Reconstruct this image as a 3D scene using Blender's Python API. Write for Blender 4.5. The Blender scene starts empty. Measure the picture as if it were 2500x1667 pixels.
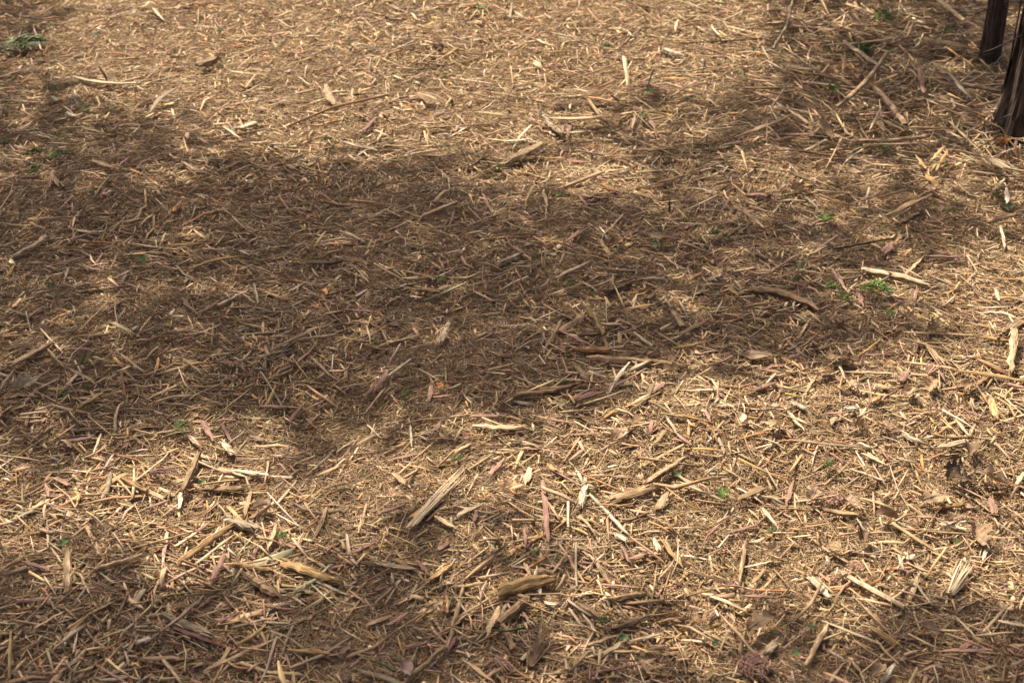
import bpy, math, random
import numpy as np
from mathutils import Vector

# ------------------------------------------------------------------ camera, sky, sun, exposure
scene = bpy.context.scene
C = scene.collection
CAM_H, TILT, LENS = 1.6, 27.0, 50.0
SUN_EL, SUN_AZ = 55.0, -30.0          # azimuth measured from +Y, negative = to the left
SUN_STRENGTH, SKY_STRENGTH, EXPOSURE = 5.0, 0.128, 1.06

cam_data = bpy.data.cameras.new('camera')
cam = bpy.data.objects.new('camera', cam_data)
C.objects.link(cam)
cam.location = (0, 0, CAM_H)
cam.rotation_euler = (math.radians(90 - TILT), 0, 0)
cam_data.lens = LENS
cam_data.sensor_width = 36.0
cam_data.clip_end = 500
cam_data.dof.use_dof = True
cam_data.dof.focus_distance = 3.3
cam_data.dof.aperture_fstop = 7.0
scene.camera = cam

world = bpy.data.worlds.new('World')
scene.world = world
world.use_nodes = True
wn = world.node_tree
for n in list(wn.nodes):
    wn.nodes.remove(n)
sky = wn.nodes.new('ShaderNodeTexSky')
sky.sky_type = 'NISHITA'
sky.sun_disc = False
sky.air_density = 0.35
sky.dust_density = 6.0
sky.ozone_density = 0.0
sky.sun_elevation = math.radians(SUN_EL)
sky.sun_rotation = math.radians(SUN_AZ % 360)
bg = wn.nodes.new('ShaderNodeBackground')
bg.inputs['Strength'].default_value = SKY_STRENGTH
wo = wn.nodes.new('ShaderNodeOutputWorld')
wn.links.new(sky.outputs[0], bg.inputs[0])
wn.links.new(bg.outputs[0], wo.inputs[0])

el, az = math.radians(SUN_EL), math.radians(SUN_AZ)
S = Vector((math.cos(el) * math.sin(az), math.cos(el) * math.cos(az), math.sin(el)))
sun_data = bpy.data.lights.new('sun', 'SUN')
sun_data.energy = SUN_STRENGTH
sun_data.angle = math.radians(0.53)
sun_data.color = (1.0, 0.93, 0.82)
sun = bpy.data.objects.new('sun', sun_data)
C.objects.link(sun)
sun.rotation_euler = S.to_track_quat('Z', 'Y').to_euler()
sun.location = S * 30

scene.view_settings.view_transform = 'Standard'
scene.view_settings.look = 'None'
scene.view_settings.exposure = EXPOSURE
scene.view_settings.gamma = 1.0
scene.view_settings.use_curve_mapping = False

# ------------------------------------------------------------------ helpers
rng = np.random.default_rng(11)
random.seed(5)
PW, PH = 2500.0, 1667.0
F = PW * LENS / 36.0
ct, st = math.cos(math.radians(TILT)), math.sin(math.radians(TILT))


def hgt(x, y):
    """relief of the mulch bed, in metres"""
    x = np.asarray(x, float); y = np.asarray(y, float)
    h = 0.018 * np.sin(1.9 * x + 0.7 * y + 0.6) * np.cos(1.3 * y - 0.8 * x)
    h = h + 0.014 * np.sin(4.1 * x - 2.3 * y + 1.0) * np.sin(3.1 * y + 1.7 * x)
    h = h + 0.008 * np.sin(8.3 * x + 3.9 * y) * np.cos(7.1 * y - 4.2 * x + 0.5)
    h = h + 0.003 * np.sin(19.0 * x - 7 * y + 2) * np.cos(17.3 * y + 6 * x)
    h = h - 0.022 * np.exp(-((x + 0.45) ** 2 / 0.05 + (y - 2.75) ** 2 / 0.05))
    h = h + 0.030 * np.exp(-((x - 1.15) ** 2 / 0.5 + (y - 4.9) ** 2 / 0.3))
    h = h + 0.03 * np.exp(-((x - 1.75) ** 2 + (y - 4.72) ** 2) / 0.04) + 0.025 * np.exp(-((x - 1.88) ** 2 + (y - 5.5) ** 2) / 0.03)
    return h


def ground_at(px, py, lift=0.0):
    """photo pixel -> point on the mulch surface (plus lift)"""
    dx = (px - PW / 2) / F
    dy = (PH / 2 - py) / F
    d = np.array([dx, ct + dy * st, -st + dy * ct])
    z = lift
    for _ in range(5):
        t = (z - CAM_H) / d[2]
        p = d * t
        z = float(hgt(p[0], p[1])) + lift
    return np.array([p[0], p[1], z])


def mat_new(name):
    m = bpy.data.materials.new(name)
    m.use_nodes = True
    nt = m.node_tree
    for n in list(nt.nodes):
        nt.nodes.remove(n)
    out = nt.nodes.new('ShaderNodeOutputMaterial')
    b = nt.nodes.new('ShaderNodeBsdfPrincipled')
    nt.links.new(b.outputs[0], out.inputs[0])
    return m, nt, b, out


def node(nt, kind, **kw):
    n = nt.nodes.new(kind)
    for k, v in kw.items():
        setattr(n, k, v)
    return n


def wood_material(name, rough=0.8, amp=0.45, bump=0.4, wear=0.5, wear_col=(0.30, 0.205, 0.106, 1)):
    """fibrous wood: own colour from 'col', grain runs along each piece through 'grain'"""
    m, nt, b, out = mat_new(name)
    L = nt.links.new
    col = node(nt, 'ShaderNodeAttribute', attribute_name='col')
    gr = node(nt, 'ShaderNodeAttribute', attribute_name='grain')
    mp = node(nt, 'ShaderNodeMapping')
    mp.inputs['Scale'].default_value = (22, 420, 1)
    L(gr.outputs['Vector'], mp.inputs['Vector'])
    n1 = node(nt, 'ShaderNodeTexNoise')
    n1.inputs['Scale'].default_value = 1.0
    n1.inputs['Detail'].default_value = 4
    L(mp.outputs[0], n1.inputs['Vector'])
    mp2 = node(nt, 'ShaderNodeMapping')
    mp2.inputs['Scale'].default_value = (45, 130, 1)
    L(gr.outputs['Vector'], mp2.inputs['Vector'])
    n2 = node(nt, 'ShaderNodeTexNoise')
    n2.inputs['Detail'].default_value = 3
    n2.inputs['Scale'].default_value = 1.0
    L(mp2.outputs[0], n2.inputs['Vector'])
    ad = node(nt, 'ShaderNodeMath', operation='ADD')
    L(n1.outputs['Fac'], ad.inputs[0]); L(n2.outputs['Fac'], ad.inputs[1])
    mr = node(nt, 'ShaderNodeMapRange')
    mr.inputs['From Min'].default_value = 0.7
    mr.inputs['From Max'].default_value = 1.3
    mr.inputs['To Min'].default_value = 1 - amp
    mr.inputs['To Max'].default_value = 1 + amp * 0.75
    L(ad.outputs[0], mr.inputs['Value'])
    mx = node(nt, 'ShaderNodeMix', data_type='RGBA', blend_type='MULTIPLY')
    mx.inputs['Factor'].default_value = 1
    L(col.outputs['Color'], mx.inputs['A'])
    cmb = node(nt, 'ShaderNodeCombineColor')
    for i in range(3):
        L(mr.outputs[0], cmb.inputs[i])
    L(cmb.outputs[0], mx.inputs['B'])
    mp3 = node(nt, 'ShaderNodeMapping')
    mp3.inputs['Scale'].default_value = (26, 190, 1)
    mp3.inputs['Location'].default_value = (3.1, 7.7, 0)
    L(gr.outputs['Vector'], mp3.inputs['Vector'])
    n3 = node(nt, 'ShaderNodeTexNoise')
    n3.inputs['Scale'].default_value = 1.0
    n3.inputs['Detail'].default_value = 3
    L(mp3.outputs[0], n3.inputs['Vector'])
    mr3 = node(nt, 'ShaderNodeMapRange')
    mr3.inputs['From Min'].default_value = 0.50
    mr3.inputs['From Max'].default_value = 0.68
    mr3.inputs['To Max'].default_value = wear
    L(n3.outputs['Fac'], mr3.inputs['Value'])
    mw = node(nt, 'ShaderNodeMix', data_type='RGBA')
    L(mr3.outputs[0], mw.inputs['Factor'])
    L(mx.outputs['Result'], mw.inputs['A'])
    mw.inputs['B'].default_value = wear_col
    L(mw.outputs['Result'], b.inputs['Base Color'])
    b.inputs['Roughness'].default_value = rough
    b.inputs['Specular IOR Level'].default_value = 0.12
    bp = node(nt, 'ShaderNodeBump')
    bp.inputs['Strength'].default_value = bump
    bp.inputs['Distance'].default_value = 0.0015
    L(n1.outputs['Fac'], bp.inputs['Height'])
    L(bp.outputs[0], b.inputs['Normal'])
    return m


def leaf_material(name, transl=0.3, rough=0.6):
    m, nt, b, out = mat_new(name)
    L = nt.links.new
    col = node(nt, 'ShaderNodeAttribute', attribute_name='col')
    tc = node(nt, 'ShaderNodeTexCoord')
    n = node(nt, 'ShaderNodeTexNoise')
    n.inputs['Scale'].default_value = 90
    n.inputs['Detail'].default_value = 5
    L(tc.outputs['Object'], n.inputs['Vector'])
    mr = node(nt, 'ShaderNodeMapRange')
    mr.inputs['From Min'].default_value = 0.3
    mr.inputs['From Max'].default_value = 0.7
    mr.inputs['To Min'].default_value = 0.65
    mr.inputs['To Max'].default_value = 1.3
    L(n.outputs['Fac'], mr.inputs['Value'])
    mx = node(nt, 'ShaderNodeVectorMath', operation='SCALE')
    L(col.outputs['Vector'], mx.inputs[0]); L(mr.outputs[0], mx.inputs['Scale'])
    L(mx.outputs[0], b.inputs['Base Color'])
    b.inputs['Roughness'].default_value = rough
    b.inputs['Specular IOR Level'].default_value = 0.12
    bp = node(nt, 'ShaderNodeBump')
    bp.inputs['Strength'].default_value = 0.3
    bp.inputs['Distance'].default_value = 0.002
    L(n.outputs['Fac'], bp.inputs['Height']); L(bp.outputs[0], b.inputs['Normal'])
    tr = node(nt, 'ShaderNodeBsdfTranslucent')
    L(mx.outputs[0], tr.inputs['Color'])
    ms = node(nt, 'ShaderNodeMixShader')
    ms.inputs[0].default_value = transl
    L(b.outputs[0], ms.inputs[1]); L(tr.outputs[0], ms.inputs[2])
    L(ms.outputs[0], out.inputs[0])
    return m


def ground_material():
    m, nt, b, out = mat_new('mulch_fines')
    L = nt.links.new
    tc = node(nt, 'ShaderNodeTexCoord')

    def noise(scale, vec=None, detail=6, rough=0.65):
        n = node(nt, 'ShaderNodeTexNoise')
        n.inputs['Scale'].default_value = scale
        n.inputs['Detail'].default_value = detail
        n.inputs['Roughness'].default_value = rough
        L(vec if vec else tc.outputs['Object'], n.inputs['Vector'])
        return n.outputs['Fac']

    big = noise(3.0)
    mid = noise(90.0)
    fine = noise(420.0)
    fibres = []
    for k, a in enumerate((0.3, 1.2, 2.2, 2.9)):
        mp = node(nt, 'ShaderNodeMapping')
        mp.inputs['Rotation'].default_value = (0, 0, a)
        mp.inputs['Scale'].default_value = (60, 520, 1)
        mp.inputs['Location'].default_value = (k * 3.7, k, 0)
        L(tc.outputs['Object'], mp.inputs['Vector'])
        fibres.append(noise(1.0, mp.outputs[0], 3, 0.5))
    mx1 = node(nt, 'ShaderNodeMath', operation='MAXIMUM')
    L(fibres[0], mx1.inputs[0]); L(fibres[1], mx1.inputs[1])
    mx2 = node(nt, 'ShaderNodeMath', operation='MAXIMUM')
    L(fibres[2], mx2.inputs[0]); L(fibres[3], mx2.inputs[1])
    mx3 = node(nt, 'ShaderNodeMath', operation='MAXIMUM')
    L(mx1.outputs[0], mx3.inputs[0]); L(mx2.outputs[0], mx3.inputs[1])
    ramp = node(nt, 'ShaderNodeValToRGB')
    cr = ramp.color_ramp
    cr.elements[0].position = 0.50
    cr.elements[0].color = (0.19, 0.124, 0.062, 1)
    cr.elements[1].position = 0.80
    cr.elements[1].color = (0.43, 0.297, 0.157, 1)
    e = cr.elements.new(0.62)
    e.color = (0.32, 0.214, 0.109, 1)
    L(mx3.outputs[0], ramp.inputs[0])
    ramp2 = node(nt, 'ShaderNodeValToRGB')
    ramp2.color_ramp.elements[0].position = 0.35
    ramp2.color_ramp.elements[0].color = (0.21, 0.137, 0.069, 1)
    ramp2.color_ramp.elements[1].position = 0.70
    ramp2.color_ramp.elements[1].color = (0.38, 0.259, 0.134, 1)
    L(mid, ramp2.inputs[0])
    mx = node(nt, 'ShaderNodeMix', data_type='RGBA')
    L(fine, mx.inputs['Factor'])
    L(ramp.outputs[0], mx.inputs['A']); L(ramp2.outputs[0], mx.inputs['B'])
    mm = node(nt, 'ShaderNodeMix', data_type='RGBA', blend_type='MULTIPLY')
    mr = node(nt, 'ShaderNodeMapRange')
    mr.inputs['From Min'].default_value = 0.3
    mr.inputs['From Max'].default_value = 0.7
    mr.inputs['To Min'].default_value = 0.8
    mr.inputs['To Max'].default_value = 1.2
    L(big, mr.inputs['Value'])
    cc = node(nt, 'ShaderNodeCombineColor')
    for i in range(3):
        L(mr.outputs[0], cc.inputs[i])
    mm.inputs['Factor'].default_value = 1
    L(mx.outputs['Result'], mm.inputs['A']); L(cc.outputs[0], mm.inputs['B'])
    L(mm.outputs['Result'], b.inputs['Base Color'])
    b.inputs['Roughness'].default_value = 0.9
    b.inputs['Specular IOR Level'].default_value = 0.15
    ad = node(nt, 'ShaderNodeMath', operation='ADD')
    L(mx3.outputs[0], ad.inputs[0]); L(mid, ad.inputs[1])
    bp = node(nt, 'ShaderNodeBump')
    bp.inputs['Strength'].default_value = 0.9
    bp.inputs['Distance'].default_value = 0.008
    L(ad.outputs[0], bp.inputs['Height']); L(bp.outputs[0], b.inputs['Normal'])
    return m


M_WOOD = wood_material('shredded_wood')
M_BARK = wood_material('stringy_bark', rough=0.85, amp=0.75, bump=0.9, wear=0.3, wear_col=(0.05, 0.034, 0.024, 1))
M_STICK = wood_material('weathered_stick', rough=0.75, amp=0.75, bump=0.9, wear=0.75, wear_col=(0.19, 0.115, 0.055, 1))
M_LEAF_DRY = leaf_material('dry_leaf', 0.12, 0.7)
M_LEAF_GREEN = leaf_material('green_foliage', 0.35, 0.5)
M_GROUND = ground_material()


def mesh_obj(name, verts, faces, mat, col=None, grain=None, parent=None, loc=(0, 0, 0), smooth=False):
    me = bpy.data.meshes.new(name)
    me.from_pydata([tuple(v) for v in verts], [], faces)
    n = len(verts)
    if col is not None:
        a = me.color_attributes.new('col', 'FLOAT_COLOR', 'POINT')
        c = np.ones((n, 4), np.float32)
        c[:, :3] = col
        a.data.foreach_set('color', c.ravel())
    if grain is not None:
        a = me.attributes.new('grain', 'FLOAT_VECTOR', 'POINT')
        a.data.foreach_set('vector', np.asarray(grain, np.float32).ravel())
    if smooth:
        me.polygons.foreach_set('use_smooth', [True] * len(me.polygons))
    me.materials.append(mat)
    o = bpy.data.objects.new(name, me)
    C.objects.link(o)
    o.location = loc
    if parent is not None:
        o.parent = parent
    return o


def big_mesh(name, V, quads, tris, col, grain, mat):
    """fast mesh from numpy arrays"""
    me = bpy.data.meshes.new(name)
    nq, ntr = len(quads), len(tris)
    me.vertices.add(len(V))
    me.vertices.foreach_set('co', np.asarray(V, np.float32).ravel())
    loops = np.concatenate([np.asarray(quads, np.int32).ravel(), np.asarray(tris, np.int32).ravel()])
    me.loops.add(len(loops))
    me.loops.foreach_set('vertex_index', loops)
    me.polygons.add(nq + ntr)
    start = np.concatenate([np.arange(nq) * 4, nq * 4 + np.arange(ntr) * 3]).astype(np.int32)
    me.polygons.foreach_set('loop_start', start)
    me.update(calc_edges=True)
    a = me.color_attributes.new('col', 'FLOAT_COLOR', 'POINT')
    c = np.ones((len(V), 4), np.float32)
    c[:, :3] = col
    a.data.foreach_set('color', c.ravel())
    if grain is not None:
        a = me.attributes.new('grain', 'FLOAT_VECTOR', 'POINT')
        a.data.foreach_set('vector', np.asarray(grain, np.float32).ravel())
    me.materials.append(mat)
    o = bpy.data.objects.new(name, me)
    C.objects.link(o)
    return o


def empty(name, loc):
    o = bpy.data.objects.new(name, None)
    o.empty_display_size = 0.02
    C.objects.link(o)
    o.location = loc
    return o


def tag(o, label=None, cat=None, group=None, kind=None):
    if label: o['label'] = label
    if cat: o['category'] = cat
    if group: o['group'] = group
    if kind: o['kind'] = kind
    return o


# ------------------------------------------------------------------ ground
def build_ground():
    fx = np.arange(-6, 6.001, 0.08)
    out = np.array([6.5, 8, 11, 16, 25, 40, 70, 120])
    xs = np.concatenate([-out[::-1], fx, out])
    fy = np.arange(-1, 11.001, 0.08)
    ys = np.concatenate([-out[::-1] - 0.0 + 5, fy, out + 5])
    ys = np.unique(np.round(ys, 4))
    X, Y = np.meshgrid(xs, ys)
    Z = hgt(X, Y)
    V = np.stack([X.ravel(), Y.ravel(), Z.ravel()], 1)
    nx, ny = len(xs), len(ys)
    i = np.arange(nx * ny).reshape(ny, nx)
    q = np.stack([i[:-1, :-1], i[:-1, 1:], i[1:, 1:], i[1:, :-1]], -1).reshape(-1, 4)
    o = big_mesh('ground', V, q, np.zeros((0, 3), int), (0.2, 0.13, 0.07), None, M_GROUND)
    o.data.polygons.foreach_set('use_smooth', [True] * len(o.data.polygons))
    tag(o, kind='structure')
    return o


build_ground()

# ------------------------------------------------------------------ loose shredded wood (uncountable)
PAL = {
    't': (0.410, 0.279, 0.158), 'p': (0.50, 0.380, 0.240), 'w': (0.56, 0.458, 0.322),
    'y': (0.405, 0.250, 0.108), 'o': (0.36, 0.182, 0.078), 'r': (0.285, 0.160, 0.120),
    'q': (0.41, 0.278, 0.198), 'u': (0.205, 0.098, 0.092), 'm': (0.275, 0.178, 0.096),
    'd': (0.130, 0.081, 0.047), 'g': (0.335, 0.255, 0.170), 'n': (0.352, 0.236, 0.131),
}
PAL = {k: (c[0], c[1] * 0.985, c[2] * 0.945) for k, c in PAL.items()}


def chips_arrays(P, yaw, tilt, roll, Ln, W, T, bow, lat, taper, col, nsec, ring):
    """vectorised little strips. ring 4 = flat chip, ring 3 = fibre"""
    N = len(P)
    s = np.linspace(-0.5, 0.5, nsec)
    cx = s[None, :] * Ln[:, None]
    q = (s[None, :] * 2) ** 2
    cz = bow[:, None] * (q - 0.5)
    cy = lat[:, None] * (q - 0.5)
    prof = 1 - taper[:, None, :].repeat(nsec, 1)[:, :, 0] * np.clip(s * 2, 0, 1)[None, :] \
        - taper[:, None, :].repeat(nsec, 1)[:, :, 1] * np.clip(-s * 2, 0, 1)[None, :]
    prof = prof * (1 + 0.13 * rng.standard_normal((N, nsec)))
    prof = np.clip(prof, 0.08, 1.4)
    hw = 0.5 * W[:, None] * prof
    ht = 0.5 * T[:, None] * np.clip(prof, 0.35, 1)
    if ring == 4:
        oy = np.array([-1, 1, 0.75, -0.75]); oz = np.array([-1, -1, 1, 1])
    else:
        oy = np.array([-1, 1, 0.1]); oz = np.array([-0.8, -0.8, 1])
    X = cx[:, :, None].repeat(ring, 2)
    # ragged, slanting ends
    sk = rng.uniform(-1, 1, (N, 2)) * np.minimum(1.2 * W, 0.12 * Ln)[:, None]
    sgn = np.sign(oy)
    X[:, 0, :] += sk[:, 0:1] * sgn[None, :]
    X[:, -1, :] += sk[:, 1:2] * sgn[None, :]
    Yv = cy[:, :, None] + hw[:, :, None] * oy[None, None, :]
    Zv = cz[:, :, None] + ht[:, :, None] * oz[None, None, :]
    vv = (hw[:, :, None] * oy[None, None, :] + 0.3 * ht[:, :, None] * oz[None, None, :])
    gr = np.stack([X + rng.uniform(0, 50, (N, 1, 1)), vv + rng.uniform(0, 9, (N, 1, 1)),
                   np.zeros_like(X)], -1).reshape(-1, 3)
    cr, sr = np.cos(roll)[:, None, None], np.sin(roll)[:, None, None]
    Y2, Z2 = Yv * cr - Zv * sr, Yv * sr + Zv * cr
    c2, s2 = np.cos(tilt)[:, None, None], np.sin(tilt)[:, None, None]
    X3, Z3 = X * c2 - Z2 * s2, X * s2 + Z2 * c2
    c3, s3 = np.cos(yaw)[:, None, None], np.sin(yaw)[:, None, None]
    X4, Y4 = X3 * c3 - Y2 * s3, X3 * s3 + Y2 * c3
    X4 = X4 + P[:, 0][:, None, None]
    Y4 = Y4 + P[:, 1][:, None, None]
    Z4 = Z3 + P[:, 2][:, None, None] + hgt(X4, Y4)
    V = np.stack([X4, Y4, Z4], -1).reshape(-1, 3)
    per = nsec * ring
    base = (np.arange(N) * per)[:, None, None]
    f = []
    for a in range(nsec - 1):
        for k in range(ring):
            k2 = (k + 1) % ring
            f.append([a * ring + k, a * ring + k2, (a + 1) * ring + k2, (a + 1) * ring + k])
    tri = np.zeros((0, 3), int)
    if ring == 4:
        f.append([3, 2, 1, 0])
        e = (nsec - 1) * 4
        f.append([e, e + 1, e + 2, e + 3])
    f = np.array(f)
    Q = (base + f[None]).reshape(-1, 4)
    Cc = col[:, None, :].repeat(per, 1).reshape(-1, 3)
    return V, Q, Cc, gr


def pick_cols(N, weights, dark=None):
    keys = list(weights)
    w = np.array([weights[k] for k in keys], float)
    idx = rng.choice(len(keys), N, p=w / w.sum())
    c = np.array([PAL[k] for k in keys])[idx]
    c = c * np.exp(rng.normal(0, 0.17, (N, 1))) * np.exp(rng.normal(0, 0.05, (N, 3)))
    return np.clip(c, 0.01, 0.75)


BARE = [(0.0 - 0.42, 2.78, 0.16), (-0.25, 2.52, 0.20), (1.0, 4.05, 0.22), (1.25, 3.9, 0.2), (-0.25, 1.95, 0.12), (0.55, 1.98, 0.18),
        (0.45, 2.25, 0.16), (-0.1, 3.2, 0.25), (-0.32, 2.95, 0.14), (0.95, 1.85, 0.15), (-0.9, 3.3, 0.2), (0.35, 2.5, 0.12)]


def thickness(x, y):
    """how thickly the chips lie: drifts, thin spots and trodden bare spots"""
    d = 0.80 + 0.22 * np.sin(3.7 * x + 1.9 * y + 0.4) * np.sin(2.9 * y - 2.3 * x) + 0.16 * np.sin(9.1 * x - 5.3 * y) * np.sin(7.7 * y + 3.1 * x + 2)
    for bx, by, br in BARE:
        d = d * (1 - 0.72 * np.exp(-((x - bx) ** 2 + (0.8 * (y - by)) ** 2) / br ** 2))
    return d


def scatter(N, y0, y1, pw, even=False):
    """points in the bed that the camera sees plus a margin all round"""
    M = N if even else int(N * 1.35)
    y = y0 + (y1 - y0) * rng.random(M) ** pw
    hwid = 0.375 * np.sqrt(y ** 2 + 1.6 ** 2) + 0.55
    x = rng.uniform(-1, 1, M) * hwid
    if even:
        return x, y
    k = rng.random(M) < thickness(x, y)
    return x[k][:N], y[k][:N]


W_FINE = dict(t=6, n=5.5, p=1.6, m=2.6, d=0.35, y=1.2, o=0.5, r=0.6, g=1.2, q=0.4)
W_MID = dict(t=7, n=2.5, p=1.9, m=2.6, d=0.35, y=1.4, o=0.5, r=0.9, g=1.4, q=0.7, w=0.1)
W_TOP = dict(t=7, p=3.8, m=2.6, d=0.3, y=1.4, o=0.5, r=0.8, g=1.2, q=0.8, w=0.2)


def chip_batch(x, y, Lr, Wr, Tr, nsec, ring, wts, ztop, tl, bowk):
    N = len(x)
    Ln = np.minimum(np.exp(rng.normal(math.log(Lr), 0.52, N)), 3.2 * Lr)
    W = np.minimum(np.exp(rng.normal(math.log(Wr), 0.42, N)), 0.45 * Ln)
    T = np.minimum(np.exp(rng.normal(math.log(Tr), 0.35, N)), W)
    P = np.stack([x, y, rng.random(N) ** 1.3 * ztop * 0.85 + 0.001], 1)
    tilt = np.clip(rng.normal(0, 0.72 * tl, N), -0.9, 0.9)
    P[:, 2] += 0.30 * np.abs(np.sin(tilt)) * Ln
    return chips_arrays(P, rng.uniform(0, 2 * math.pi, N), tilt, rng.normal(0, 0.33, N), Ln, W, T,
                        rng.normal(0, bowk, N) * Ln, rng.normal(0, bowk, N) * Ln,
                        0.95 * rng.random((N, 2)) ** 2.2, pick_cols(N, wts), nsec, ring)


def join_parts(parts):
    V = []; Q = []; Cc = []; G = []; o = 0
    for v, q, c, g in parts:
        V.append(v); Q.append(q + o); Cc.append(c); G.append(g); o += len(v)
    return np.concatenate(V), np.concatenate(Q), np.concatenate(Cc), np.concatenate(G)


def build_mulch():
    parts = []

    def batch(N, y0, y1, pw, *a):
        x, y = scatter(N, y0, y1, pw)
        parts.append(chip_batch(x, y, *a))

    near, far = (1.35, 4.4, 0.8), (4.3, 9.2, 0.85)
    batch(20000, *near, 0.038, 0.0015, 0.0011, 2, 3, W_MID, 0.016, 0.20, 0.0)
    batch(20000, *near, 0.044, 0.0014, 0.0011, 3, 3, W_MID, 0.020, 0.20, 0.07)
    batch(28000, *near, 0.018, 0.0042, 0.0018, 2, 4, W_FINE, 0.012, 0.25, 0.0)
    batch(33000, *near, 0.034, 0.0038, 0.0020, 2, 4, W_MID, 0.021, 0.20, 0.0)
    batch(18000, *near, 0.040, 0.0040, 0.0021, 3, 4, W_MID, 0.023, 0.20, 0.05)
    batch(8500, *near, 0.054, 0.0044, 0.0024, 3, 4, dict(W_TOP, p=1.6, w=0, n=2, m=4), 0.028, 0.16, 0.04)
    batch(19000, *far, 0.028, 0.0060, 0.0026, 2, 4, W_FINE, 0.014, 0.25, 0.0)
    batch(20000, *far, 0.055, 0.0030, 0.0020, 2, 3, W_TOP, 0.026, 0.20, 0.0)
    batch(28000, *far, 0.044, 0.0048, 0.0026, 2, 4, W_MID, 0.022, 0.20, 0.0)
    batch(13000, *far, 0.044, 0.0048, 0.0026, 3, 4, W_TOP, 0.024, 0.20, 0.05)
    batch(9000, *far, 0.066, 0.0054, 0.0030, 3, 4, W_TOP, 0.032, 0.17, 0.05)
    # tangle of longer strips round the cedars
    n = 6500
    x = 1.80 + 0.75 * rng.standard_normal(n); y = 5.5 + 0.85 * rng.standard_normal(n)
    parts.append(chip_batch(x, y, 0.085, 0.0042, 0.0028, 2, 4, dict(W_TOP, m=3, g=2.5), 0.040, 0.26, 0.0))
    parts.append(chip_batch(x[:1500] + 0.1, y[:1500], 0.15, 0.0052, 0.0038, 3, 4, dict(W_TOP, m=4, d=2, g=2.5), 0.048, 0.22, 0.06))
    V, Q, Cc, G = join_parts(parts)
    ob = big_mesh('mulch', V, Q, np.zeros((0, 3), int), Cc, G, M_WOOD)
    tag(ob, 'bed of loose tan, brown and pink shredded wood mulch covering the ground', 'mulch', kind='stuff')


def build_fines():
    """fibres and crumbs under the chips: a few hand-sized patches strewn over the bed by geometry nodes"""
    global hgt
    coll = bpy.data.collections.new('fines_patches')
    keep = hgt
    hgt = lambda x, y: np.zeros_like(np.asarray(x, float))
    for k in range(10):
        def spot(n):
            a = rng.uniform(0, 2 * math.pi, n); r_ = 0.17 * np.sqrt(rng.random(n))
            return r_ * np.cos(a), r_ * np.sin(a)
        V, Q, Cc, G = join_parts([chip_batch(*spot(900), 0.017, 0.0014, 0.0010, 2, 3, W_FINE, 0.010, 0.25, 0.0),
                                  chip_batch(*spot(200), 0.030, 0.0014, 0.0010, 3, 3, W_MID, 0.010, 0.22, 0.08),
                                  chip_batch(*spot(420), 0.012, 0.0040, 0.0016, 2, 4, W_FINE, 0.007, 0.3, 0.0)])
        o = big_mesh('fines_patch', V, Q, np.zeros((0, 3), int), Cc, G, M_WOOD)
        C.objects.unlink(o)
        coll.objects.link(o)
    hgt = keep
    x, y = scatter(1400, 1.3, 9.3, 0.72, even=True)
    x2, y2 = scatter(350, 1.3, 4.2, 0.8, even=True)
    x, y = np.concatenate([x, x2]), np.concatenate([y, y2])
    z = hgt(x, y)
    e = 0.06
    rx = np.arctan((hgt(x, y + e) - hgt(x, y - e)) / (2 * e))
    ry = -np.arctan((hgt(x + e, y) - hgt(x - e, y)) / (2 * e))
    me = bpy.data.meshes.new('mulch_fines')
    me.from_pydata(np.stack([x, y, z], 1).tolist(), [], [])
    a = me.attributes.new('rot', 'FLOAT_VECTOR', 'POINT')
    a.data.foreach_set('vector', np.stack([rx, ry, np.zeros_like(x)], 1).astype(np.float32).ravel())
    ob = bpy.data.objects.new('mulch_fines', me)
    C.objects.link(ob)
    ng = bpy.data.node_groups.new('strew_fines', 'GeometryNodeTree')
    ng.interface.new_socket('Geometry', in_out='INPUT', socket_type='NodeSocketGeometry')
    ng.interface.new_socket('Geometry', in_out='OUTPUT', socket_type='NodeSocketGeometry')
    gi = ng.nodes.new('NodeGroupInput'); go = ng.nodes.new('NodeGroupOutput')
    ci = ng.nodes.new('GeometryNodeCollectionInfo')
    ci.inputs['Collection'].default_value = coll
    ci.inputs['Separate Children'].default_value = True
    ci.inputs['Reset Children'].default_value = True
    ip = ng.nodes.new('GeometryNodeInstanceOnPoints')
    ip.inputs['Pick Instance'].default_value = True
    at = ng.nodes.new('GeometryNodeInputNamedAttribute'); at.data_type = 'FLOAT_VECTOR'
    at.inputs['Name'].default_value = 'rot'
    rv = ng.nodes.new('FunctionNodeRandomValue'); rv.data_type = 'FLOAT'
    rv.inputs['Max'].default_value = 6.2832
    cx = ng.nodes.new('ShaderNodeCombineXYZ')
    ri = ng.nodes.new('GeometryNodeRotateInstances')
    l = ng.links.new
    l(gi.outputs[0], ip.inputs['Points'])
    l(ci.outputs[0], ip.inputs['Instance'])
    l(at.outputs[0], ip.inputs['Rotation'])
    l(rv.outputs[1], cx.inputs['Z'])
    l(ip.outputs[0], ri.inputs['Instances'])
    l(cx.outputs[0], ri.inputs['Rotation'])
    l(ri.outputs[0], go.inputs[0])
    md = ob.modifiers.new('strew', 'NODES')
    md.node_group = ng
    tag(ob, 'fine brown wood fibres and crumbs beneath the mulch chips', 'mulch', kind='stuff')


build_fines()
build_mulch()

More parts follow.
